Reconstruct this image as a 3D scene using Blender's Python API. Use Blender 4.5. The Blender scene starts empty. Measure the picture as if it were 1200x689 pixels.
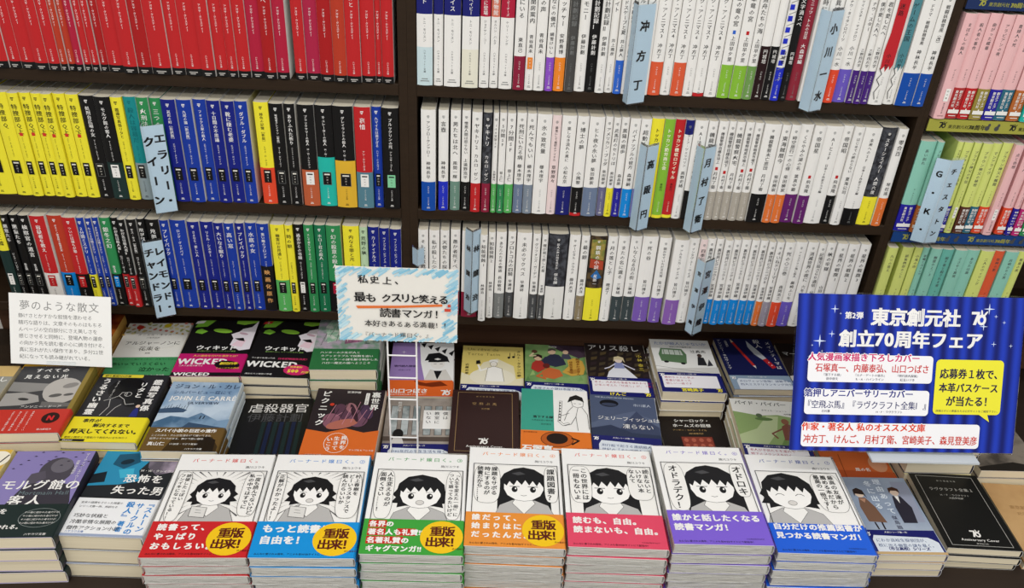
import bpy, math, random
from mathutils import Matrix, Vector
random.seed(7)
SC = bpy.context.scene
COL = SC.collection
MM = 0.001

# ------------------------------------------------------------------ camera, light, exposure
cam_d = bpy.data.cameras.new('camera')
cam = bpy.data.objects.new('camera', cam_d)
COL.objects.link(cam)
cam_d.sensor_fit = 'HORIZONTAL'
cam_d.sensor_width = 36.0
cam_d.lens = 29.6961
cam_d.clip_start = 0.05
cam.matrix_world = Matrix([[0.998648, -0.031898, -0.041042, 0.0], [-0.018206, 0.524905, -0.850966, -1.154352], [0.048687, 0.850563, 0.523615, 0.566507], [0.0, 0.0, 0.0, 1.0]])
SC.camera = cam

SC.view_settings.view_transform = 'Standard'
SC.view_settings.look = 'None'
SC.view_settings.gamma = 1.0
SC.view_settings.use_curve_mapping = False
SC.view_settings.exposure = 0.2

world = bpy.data.worlds.new('shop_ambient')
SC.world = world
world.use_nodes = True
wb = world.node_tree.nodes['Background']
wb.inputs['Color'].default_value = (1.0, 0.995, 0.985, 1)
wb.inputs['Strength'].default_value = 0.52

def area(name, x, y, z, sx, sy, power, rot=(0, 0, 0), col=(1, 0.985, 0.96)):
    d = bpy.data.lights.new(name, 'AREA')
    d.shape = 'RECTANGLE'; d.size = sx; d.size_y = sy; d.energy = power; d.color = col
    o = bpy.data.objects.new(name, d); COL.objects.link(o)
    o.location = (x, y, z); o.rotation_euler = rot
    return o
# rows of ceiling fluorescents running along the aisle in front of the shelves
area('ceiling_fluorescent', -0.75, -1.05, 1.75, 1.25, 0.16, 8)
area('ceiling_fluorescent.001', 0.75, -1.05, 1.75, 1.25, 0.16, 8)
area('ceiling_fluorescent.002', -0.9, -2.4, 1.75, 1.25, 0.3, 15, (math.radians(20), 0, 0))
area('ceiling_fluorescent.003', 0.9, -2.4, 1.75, 1.25, 0.3, 15, (math.radians(20), 0, 0))

# ------------------------------------------------------------------ colours and materials
PAL = dict(p.split('=') for p in """white=efede8 off-white=e6e4de cream=e9e6d3 pale-blue=cbdfe2 navy=1b1f6e navy-blue=14207f blue-cover=17389c cobalt=0f4ba6 royal-blue=2231c0 blue=2f66cc azure=0d86d6
indigo=27229a wine=8c1f3a crimson=b01d3a crimson-dark=8f2838 red=bf2427 deep-red=aa1a1c orange-red=b83a24 pink-red=ad2244 tomato=e24a2c coral=dd5c38 salmon=d97a62 orange=f0892a pumpkin=e27433 rust=bb5c38 copper=b8672f
mustard=e0b233 yellow=f1e536 lemon=d6df7c khaki=98893c olive=a5a344 lime=86bb38 moss=6f9950 fern=58b15c green=2f8a50 deep-green=17724a sage=6d8f80 dark-green=1d3330 mint=86cfa0 pale-green=bcd8b0 aqua=8fcab6 aqua-dark=6cb6a6 teal=178a8c deep-teal=0d6a70 dark-teal=2d6b80 turquoise=23b8a8 steel-blue=55808f
slate=6d7c96 slate-grey=808b98 slate-purple=6b6a8c periwinkle=7a7fc0 violet=6a57bd purple=8d4fc4 deep-purple=46207a medium-purple=7a5ab0 orchid=8a5fae plum=64226a magenta=c02c74 mauve-grey=9892a0 blush=eed9d6 pink=eebcbc brick=b03232 brown=5a3326 taupe=8d7e60 greige=b0a99c
grey=8c9a9e mid-grey=7e807e dark-grey=4a4b4c charcoal=4a4947 dark-slate=3a4446 black=121111 maroon-black=261012 photo-dark=2e2f32 ink=1c1c1e text-grey=4a4a4c paper=e9dfc6 comicpaper=dcd8cf tag-blue=dcf0fc""".split())
MATS = {}
def lin(c):
    c /= 255
    return c / 12.92 if c <= 0.04045 else ((c + 0.055) / 1.055) ** 2.4
def rgb(h):
    h = PAL.get(h, h).lstrip('#')
    return tuple(lin(int(h[i:i + 2], 16)) for i in (0, 2, 4)) + (1,)
def nt(m):
    m.use_nodes = True
    t = m.node_tree
    return t, t.nodes['Principled BSDF']
def mat(name):
    if name in MATS: return MATS[name]
    m = bpy.data.materials.new('paint ' + name)
    t, b = nt(m)
    b.inputs['Roughness'].default_value = 0.42
    b.inputs['Specular IOR Level'].default_value = 0.22
    tc = t.nodes.new('ShaderNodeTexCoord'); n = t.nodes.new('ShaderNodeTexNoise')
    mx = t.nodes.new('ShaderNodeMix'); mx.data_type = 'RGBA'
    t.links.new(tc.outputs['Object'], n.inputs['Vector'])
    parts = name.split(':')
    if parts[0] == 'photo':                       # a printed photograph: two inks broken up by noise
        n.inputs['Scale'].default_value = float(parts[3]); n.inputs['Detail'].default_value = 5
        rp = t.nodes.new('ShaderNodeValToRGB'); rp.color_ramp.elements[0].position = 0.4; rp.color_ramp.elements[1].position = 0.6
        t.links.new(n.outputs['Fac'], rp.inputs['Fac']); t.links.new(rp.outputs['Color'], mx.inputs['Factor'])
        a, c = rgb(parts[1]), rgb(parts[2])
    elif parts[0] == 'curtain':                   # printed folds of a stage curtain
        w = t.nodes.new('ShaderNodeTexWave'); w.inputs['Scale'].default_value = 17; w.inputs['Distortion'].default_value = 0.6
        w.inputs['Detail'].default_value = 1
        t.links.new(tc.outputs['Object'], w.inputs['Vector']); t.links.new(w.outputs['Fac'], mx.inputs['Factor'])
        a, c = rgb(parts[1]), rgb(parts[2])
    elif parts[0] == 'wood':
        mp = t.nodes.new('ShaderNodeMapping'); mp.inputs['Scale'].default_value = (2, 30, 60)
        t.links.new(tc.outputs['Object'], mp.inputs['Vector']); t.links.new(mp.outputs['Vector'], n.inputs['Vector'])
        n.inputs['Scale'].default_value = 3; n.inputs['Detail'].default_value = 4
        t.links.new(n.outputs['Fac'], mx.inputs['Factor'])
        a, c = rgb(parts[1]), rgb(parts[2])
    elif parts[0] == 'pages':                     # the cut edges of the leaves
        mp = t.nodes.new('ShaderNodeMapping')
        mp.inputs['Scale'].default_value = (2600, 8, 8) if parts[3] == 'x' else (8, 8, 2600)
        t.links.new(tc.outputs['Object'], mp.inputs['Vector']); t.links.new(mp.outputs['Vector'], n.inputs['Vector'])
        n.inputs['Scale'].default_value = 1
        t.links.new(n.outputs['Fac'], mx.inputs['Factor'])
        a, c = rgb(parts[1]), rgb(parts[2]); b.inputs['Roughness'].default_value = 0.85
    else:
        n.inputs['Scale'].default_value = 60
        t.links.new(n.outputs['Fac'], mx.inputs['Factor'])
        a = rgb(name); c = tuple(x * 0.965 for x in a[:3]) + (1,)
    mx.inputs[6].default_value = a; mx.inputs[7].default_value = c
    t.links.new(mx.outputs[2], b.inputs['Base Color'])
    if parts[0] == 'wood':
        b.inputs['Roughness'].default_value = 0.6; b.inputs['Specular IOR Level'].default_value = 0.18
    if parts[-1] == 'gloss':
        b.inputs['Roughness'].default_value = 0.2
    MATS[name] = m
    return m
def clear_mat():
    if 'clear' in MATS: return MATS['clear']
    m = bpy.data.materials.new('clear plastic')
    t, b = nt(m)
    t.nodes.remove(b)
    gl = t.nodes.new('ShaderNodeBsdfGlossy'); gl.inputs['Roughness'].default_value = 0.12; gl.inputs['Color'].default_value = (1, 1, 1, 1)
    tr = t.nodes.new('ShaderNodeBsdfTransparent'); tr.inputs['Color'].default_value = (0.975, 0.985, 0.99, 1)
    ms = t.nodes.new('ShaderNodeMixShader')
    fr = t.nodes.new('ShaderNodeFresnel'); fr.inputs['IOR'].default_value = 1.3
    t.links.new(fr.outputs['Fac'], ms.inputs['Fac'])
    t.links.new(tr.outputs[0], ms.inputs[1]); t.links.new(gl.outputs[0], ms.inputs[2])
    t.links.new(ms.outputs[0], t.nodes['Material Output'].inputs['Surface'])
    MATS['clear'] = m
    return m
def wrap_mat():
    if 'wrap' in MATS: return MATS['wrap']
    m = clear_mat().copy(); m.name = 'crinkled wrap'
    t = m.node_tree
    tc = t.nodes.new('ShaderNodeTexCoord'); mp = t.nodes.new('ShaderNodeMapping'); mp.inputs['Scale'].default_value = (40, 40, 240)
    n = t.nodes.new('ShaderNodeTexNoise'); n.inputs['Scale'].default_value = 1.0; n.inputs['Detail'].default_value = 3
    bp = t.nodes.new('ShaderNodeBump'); bp.inputs['Strength'].default_value = 0.9; bp.inputs['Distance'].default_value = 0.003
    t.links.new(tc.outputs['Object'], mp.inputs['Vector']); t.links.new(mp.outputs['Vector'], n.inputs['Vector'])
    t.links.new(n.outputs['Fac'], bp.inputs['Height'])
    for q in t.nodes:
        if q.type in ('BSDF_GLOSSY', 'FRESNEL'): t.links.new(bp.outputs['Normal'], q.inputs['Normal'])
        if q.type == 'FRESNEL': q.inputs['IOR'].default_value = 1.22
    MATS['wrap'] = m
    return m
WOOD = 'wood:251a10:342618'
WOOD2 = 'wood:4a3222:5c4030'
PAGES_UP = 'pages:ece4d0:d6ccb4:x'
PAGES_FLAT = 'pages:f2e6cb:d8caa8:z'
PAGES_COMIC = 'pages:eeebe4:d2cec4:z'

# ------------------------------------------------------------------ glyphs: Blender's own font, one outline per character
_fc = bpy.data.curves.new('glyph_source', 'FONT'); _fo = bpy.data.objects.new('glyph_source', _fc)
_fc.size = 1
GL = {}
def glyph(ch, bold=0.0, res=1):
    k = (ch, bold, res)
    if k not in GL:
        _fc.body = ch; _fc.offset = bold; _fc.resolution_u = res
        me = _fo.to_mesh()
        vs = [(v.co.x, v.co.y) for v in me.vertices]; fs = [tuple(p.vertices) for p in me.polygons]
        _fo.to_mesh_clear()
        GL[k] = (vs, fs, max([v[0] for v in vs] or [0.3]))
    return GL[k]
def weight(b):
    """Heavier lettering: the same outline set down again a little to each side."""
    if b <= 0: return ((0, 0),)
    if b <= .012: return ((-b, 0), (b, 0))
    if b <= .06: return ((-b, -b * .6), (b, -b * .6), (-b, b * .6), (b, b * .6))
    return tuple((b * math.cos(i * math.pi / 5), b * math.sin(i * math.pi / 5)) for i in range(10))
ROT = set('ー〜…（）［］「」『』―-()')

class MB:
    """Collects polygons of one mesh, in millimetres, each with its own printed colour."""
    def __init__(s):
        s.v = []; s.f = []; s.mi = []; s.m = []
    def mat(s, name):
        if name not in s.m: s.m.append(name)
        return s.m.index(name)
    def add(s, vs, fs, name):
        b = len(s.v); k = s.mat(name)
        s.v += vs
        for f in fs:
            s.f.append(tuple(b + i for i in f)); s.mi.append(k)
    def box(s, x0, y0, z0, x1, y1, z1, name):
        s.add([(x0, y0, z0), (x1, y0, z0), (x1, y1, z0), (x0, y1, z0), (x0, y0, z1), (x1, y0, z1), (x1, y1, z1), (x0, y1, z1)],
              [(0, 3, 2, 1), (4, 5, 6, 7), (0, 1, 5, 4), (1, 2, 6, 5), (2, 3, 7, 6), (3, 0, 4, 7)], name)
    def bbox(s, x0, y0, z0, x1, y1, z1, name, c=1.0):
        """A box with chamfered long edges along x."""
        pr = [(y0 + c, z0), (y1 - c, z0), (y1, z0 + c), (y1, z1 - c), (y1 - c, z1), (y0 + c, z1), (y0, z1 - c), (y0, z0 + c)]
        n = len(pr)
        s.add([(x0, y, z) for y, z in pr] + [(x1, y, z) for y, z in pr],
              [tuple(range(n))[::-1], tuple(range(n, 2 * n))] + [(i, (i + 1) % n, n + (i + 1) % n, n + i) for i in range(n)], name)
    def prism(s, pts, axis, a0, a1, names):
        """Closed outline extruded along axis; names is one colour, or one per outline edge plus one for the ends."""
        n = len(pts)
        def P(q, a):
            return (q[0], q[1], a) if axis == 'z' else (q[0], a, q[1])
        base = len(s.v)
        s.v += [P(q, a0) for q in pts] + [P(q, a1) for q in pts]
        for i in range(n):
            j = (i + 1) % n
            s.f.append((base + i, base + j, base + n + j, base + n + i))
            s.mi.append(s.mat(names if isinstance(names, str) else names[i]))
        e = names if isinstance(names, str) else names[n]
        s.f.append(tuple(base + i for i in range(n))[::-1]); s.mi.append(s.mat(e))
        s.f.append(tuple(base + n + i for i in range(n))); s.mi.append(s.mat(e))
    def tube(s, path, r, name, seg=8):
        pts = [Vector(p) for p in path]
        rings = []
        for i, p in enumerate(pts):
            d = (pts[min(i + 1, len(pts) - 1)] - pts[max(i - 1, 0)]).normalized()
            a = d.orthogonal().normalized() if i == 0 else (rings_a - d * rings_a.dot(d)).normalized()
            rings_a = a
            bvec = d.cross(a)
            rings.append([tuple(p + a * (r * math.cos(2 * math.pi * q / seg)) + bvec * (r * math.sin(2 * math.pi * q / seg))) for q in range(seg)])
        vs = [v for rg in rings for v in rg]; fs = []
        for i in range(len(pts) - 1):
            for q in range(seg):
                fs.append((i * seg + q, i * seg + (q + 1) % seg, (i + 1) * seg + (q + 1) % seg, (i + 1) * seg + q))
        fs.append(tuple(range(seg))[::-1]); fs.append(tuple((len(pts) - 1) * seg + q for q in range(seg)))
        s.add(vs, fs, name)
    def build(s, name, parent=None, clear=False):
        me = bpy.data.meshes.new(name)
        me.from_pydata([(x * MM, y * MM, z * MM) for x, y, z in s.v], [], s.f)
        for q in s.m: me.materials.append(wrap_mat() if clear == 'wrap' else clear_mat() if clear else mat(q))
        me.polygons.foreach_set('material_index', s.mi)
        me.update()
        o = bpy.data.objects.new(name, me); COL.objects.link(o)
        if parent is not None: o.parent = parent
        return o

class Sheet:
    """Ink on a flat face of a mesh: x to the right, y up, in millimetres; each stroke lies a hair above the last."""
    def __init__(s, mb, o, u=(1, 0, 0), v=(0, 1, 0), lift=0.06, step=0.018):
        s.mb = mb; s.o = Vector(o); s.u = Vector(u); s.v = Vector(v); s.n = s.u.cross(s.v); s.k = lift; s.step = step
    def put(s, pts, fs, c):
        s.k += s.step
        s.mb.add([tuple(s.o + s.u * x + s.v * y + s.n * s.k) for x, y in pts], fs, c)
    def poly(s, pts, c): s.put(pts, [tuple(range(len(pts)))], c)
    def rect(s, x0, y0, x1, y1, c): s.poly([(x0, y0), (x1, y0), (x1, y1), (x0, y1)], c)
    def rrect(s, x0, y0, x1, y1, r, c):
        pts = []
        for cx, cy, a in ((x1 - r, y0 + r, -90), (x1 - r, y1 - r, 0), (x0 + r, y1 - r, 90), (x0 + r, y0 + r, 180)):
            for q in range(5):
                t = math.radians(a + q * 22.5); pts.append((cx + r * math.cos(t), cy + r * math.sin(t)))
        s.poly(pts, c)
    def ell(s, cx, cy, rx, ry, c, rot=0, n=22):
        ca, sa = math.cos(math.radians(rot)), math.sin(math.radians(rot))
        p = [(rx * math.cos(2 * math.pi * i / n), ry * math.sin(2 * math.pi * i / n)) for i in range(n)]
        s.poly([(cx + a * ca - b * sa, cy + a * sa + b * ca) for a, b in p], c)
    def line(s, pts, w, c, closed=False):
        s.k += s.step
        if closed: pts = list(pts) + [pts[0]]
        for (x0, y0), (x1, y1) in zip(pts, pts[1:]):
            l = math.hypot(x1 - x0, y1 - y0) or 1
            dx, dy = (x1 - x0) / l * w / 2, (y1 - y0) / l * w / 2
            q = [(x0 - dy - dx * .6, y0 + dx - dy * .6), (x0 + dy - dx * .6, y0 - dx - dy * .6), (x1 + dy + dx * .6, y1 - dx + dy * .6), (x1 - dy + dx * .6, y1 + dx + dy * .6)]
            s.mb.add([tuple(s.o + s.u * x + s.v * y + s.n * s.k) for x, y in q], [(3, 2, 1, 0)][::-1], c)
            s.k += 0.004
    def frame(s, x0, y0, x1, y1, w, c): s.line([(x0, y0), (x1, y0), (x1, y1), (x0, y1)], w, c, True)
    def ring(s, cx, cy, rx, ry, w, c, n=24):
        s.line([(cx + rx * math.cos(2 * math.pi * i / n), cy + ry * math.sin(2 * math.pi * i / n)) for i in range(n)], w, c, True)
    def text(s, t, x, y, size, c, bold=0.0, al='l', adv=None, rot=0, res=1, narrow=1.0):
        """One line; x, y is the left (or middle) of the baseline."""
        s.k += s.step
        pos = []; cx = 0
        for ch in t:
            if ch == ' ': cx += size * 0.33; continue
            a = (adv or size) if ord(ch) > 0x2000 else None
            if a is None: a = (glyph(ch, 0.0, res)[2] + 0.08) * size
            pos.append((ch, cx)); cx += a * narrow
        sh = -cx / 2 if al == 'c' else (-cx if al == 'r' else 0)
        ca, sa = math.cos(math.radians(rot)), math.sin(math.radians(rot))
        for ch, px in pos:
            vs, fs, _ = glyph(ch, 0.0, res)
            for wi, (da, db) in enumerate(weight(bold)):
                out = []; kk = s.k + wi * .011
                for a, b in vs:
                    lx, ly = sh + px + (a + da) * size * narrow, (b + db) * size
                    out.append(tuple(s.o + s.u * (x + lx * ca - ly * sa) + s.v * (y + lx * sa + ly * ca) + s.n * kk))
                s.mb.add(out, fs, c)
        s.k += len(weight(bold)) * .011
    def vert(s, t, x, y, size, c, bold=0.0, adv=None, res=1, wide=1.0):
        """One column; x is its middle, y its top."""
        s.k += s.step
        adv = adv or size * 1.04
        cy = y
        for ch in t:
            if ch == ' ': cy -= adv * .5; continue
            vs, fs, w = glyph(ch, 0.0, res)
            half = 0.5 if ord(ch) > 0x2000 else w / 2
            for wi, (da, db) in enumerate(weight(bold)):
                out = []; kk = s.k + wi * .011
                for a, b in vs:
                    a -= half; b -= 0.38
                    if ch in ROT: a, b = b, -a
                    elif ch in '、。': a += 0.5; b += 0.5
                    out.append(tuple(s.o + s.u * (x + (a + da) * size * wide) + s.v * (cy - adv / 2 + (b + db) * size) + s.n * kk))
                s.mb.add(out, fs, c)
            cy -= adv
        s.k += len(weight(bold)) * .011
    def star(s, cx, cy, r, c):
        p = []
        for i in range(8):
            q = r if i % 2 == 0 else r * .16
            p.append((cx + q * math.cos(math.pi * i / 4), cy + q * math.sin(math.pi * i / 4)))
        s.poly(p, c)
    def seventy(s, x, y, h, c, back):
        """The anniversary mark: a slanted 70 with two ears on the nought."""
        s.poly([(x, y + h), (x + .62 * h, y + h), (x + .62 * h, y + .82 * h), (x + .38 * h, y), (x + .14 * h, y), (x + .4 * h, y + .8 * h), (x, y + .8 * h)], c)
        s.ell(x + .8 * h, y + .4 * h, .34 * h, .42 * h, c); s.ell(x + .8 * h, y + .38 * h, .15 * h, .2 * h, back)
        s.ell(x + .78 * h, y + .92 * h, .07 * h, .24 * h, c, 8); s.ell(x + 1.08 * h, y + .86 * h, .07 * h, .24 * h, c, -38)

def empty(name, loc=(0, 0, 0), rz=0.0):
    o = bpy.data.objects.new(name, None); COL.objects.link(o)
    o.location = [q * MM for q in loc]; o.rotation_euler = (0, 0, math.radians(rz)); o.empty_display_size = 0.02
    return o
def tag(o, label, cat, group=None, kind=None):
    if label: o['label'] = label
    if cat: o['category'] = cat
    if group: o['group'] = group
    if kind: o['kind'] = kind
    return o
def copy_tree(o, parent=None):
    c = o.copy(); COL.objects.link(c)
    if parent is not None: c.parent = parent
    for ch in list(o.children): copy_tree(ch, c)
    return c
ORD = 'first second third fourth fifth sixth seventh eighth ninth tenth eleventh twelfth thirteenth fourteenth fifteenth sixteenth seventeenth eighteenth nineteenth twentieth twenty-first twenty-second twenty-third twenty-fourth twenty-fifth twenty-sixth twenty-seventh twenty-eighth twenty-ninth thirtieth thirty-first thirty-second thirty-third'.split()

# ------------------------------------------------------------------ measured layout
Z1, Z3, ZA, ZB, ZC = 191.6, -190.2, 175.0, -7.6, -184.0
# key: x, y, top z, turn in degrees, width, height (mm)
FLAT = {'v1': (-335, -356, -256, 1.4, 128, 182), 'v2': (-204, -356, -253, 0.8, 128, 182), 'v3': (-71, -346, -255, -0.2, 128, 182), 'v4': (59, -331, -255, -1.2, 128, 182), 'v5': (190, -330, -254, -1.1, 128, 182), 'v6': (321, -330, -244, 0.0, 128, 182), 'v7': (457, -331, -256, -0.8, 128, 182), 'lov': (714, -287, -309, -2.5, 105, 148), 'riyu': (597, -303, -305, 0.4, 105, 148), 'morgue': (-573, -335, -265, 2.6, 106, 157), 'fear': (-464, -322, -275, -1.2, 106, 157), 'jlc': (-410, -183, -256, 1.1, 106, 157), 'subete': (-638, -163, -248, 3.7, 106, 157), 'kanshiki': (-528, -164, -260, 0.6, 106, 157), 'gyaku': (-303, -176, -290, 2.7, 106, 157), 'urasekai': (-191, -181, -264, -0.7, 106, 157), 'boku': (-82, -170, -283, 1.1, 105, 148), 'sora': (18, -163, -270, -0.7, 105, 148), 'rakka': (125, -163, -265, -2.3, 105, 148), 'sherry': (233, -164, -273, -3.6, 105, 148), 'sher': (352, -164, -311, 1.2, 105, 148), 'pied': (460, -164, -273, -3.1, 105, 148), 'algernon': (-538, -6, -269, 3.6, 106, 157), 'wick': (-421, -20, -250, 2.2, 106, 157), 'wick2': (-312, -16, -251, -0.4, 106, 157), 'han': (-209, -10, -237, 2.2, 106, 157), 'gendai': (-88, -18, -283, 1.8, 105, 148), 'tarte': (30, -11, -291, -0.7, 105, 148), 'green': (137, -12, -284, -2.0, 105, 148), 'alice': (241, -14, -276, -1.2, 105, 148), 'daka': (355, -14, -263, -0.3, 105, 148), 'main': (480, 18, -278, 1.3, 105, 148)}
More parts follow.
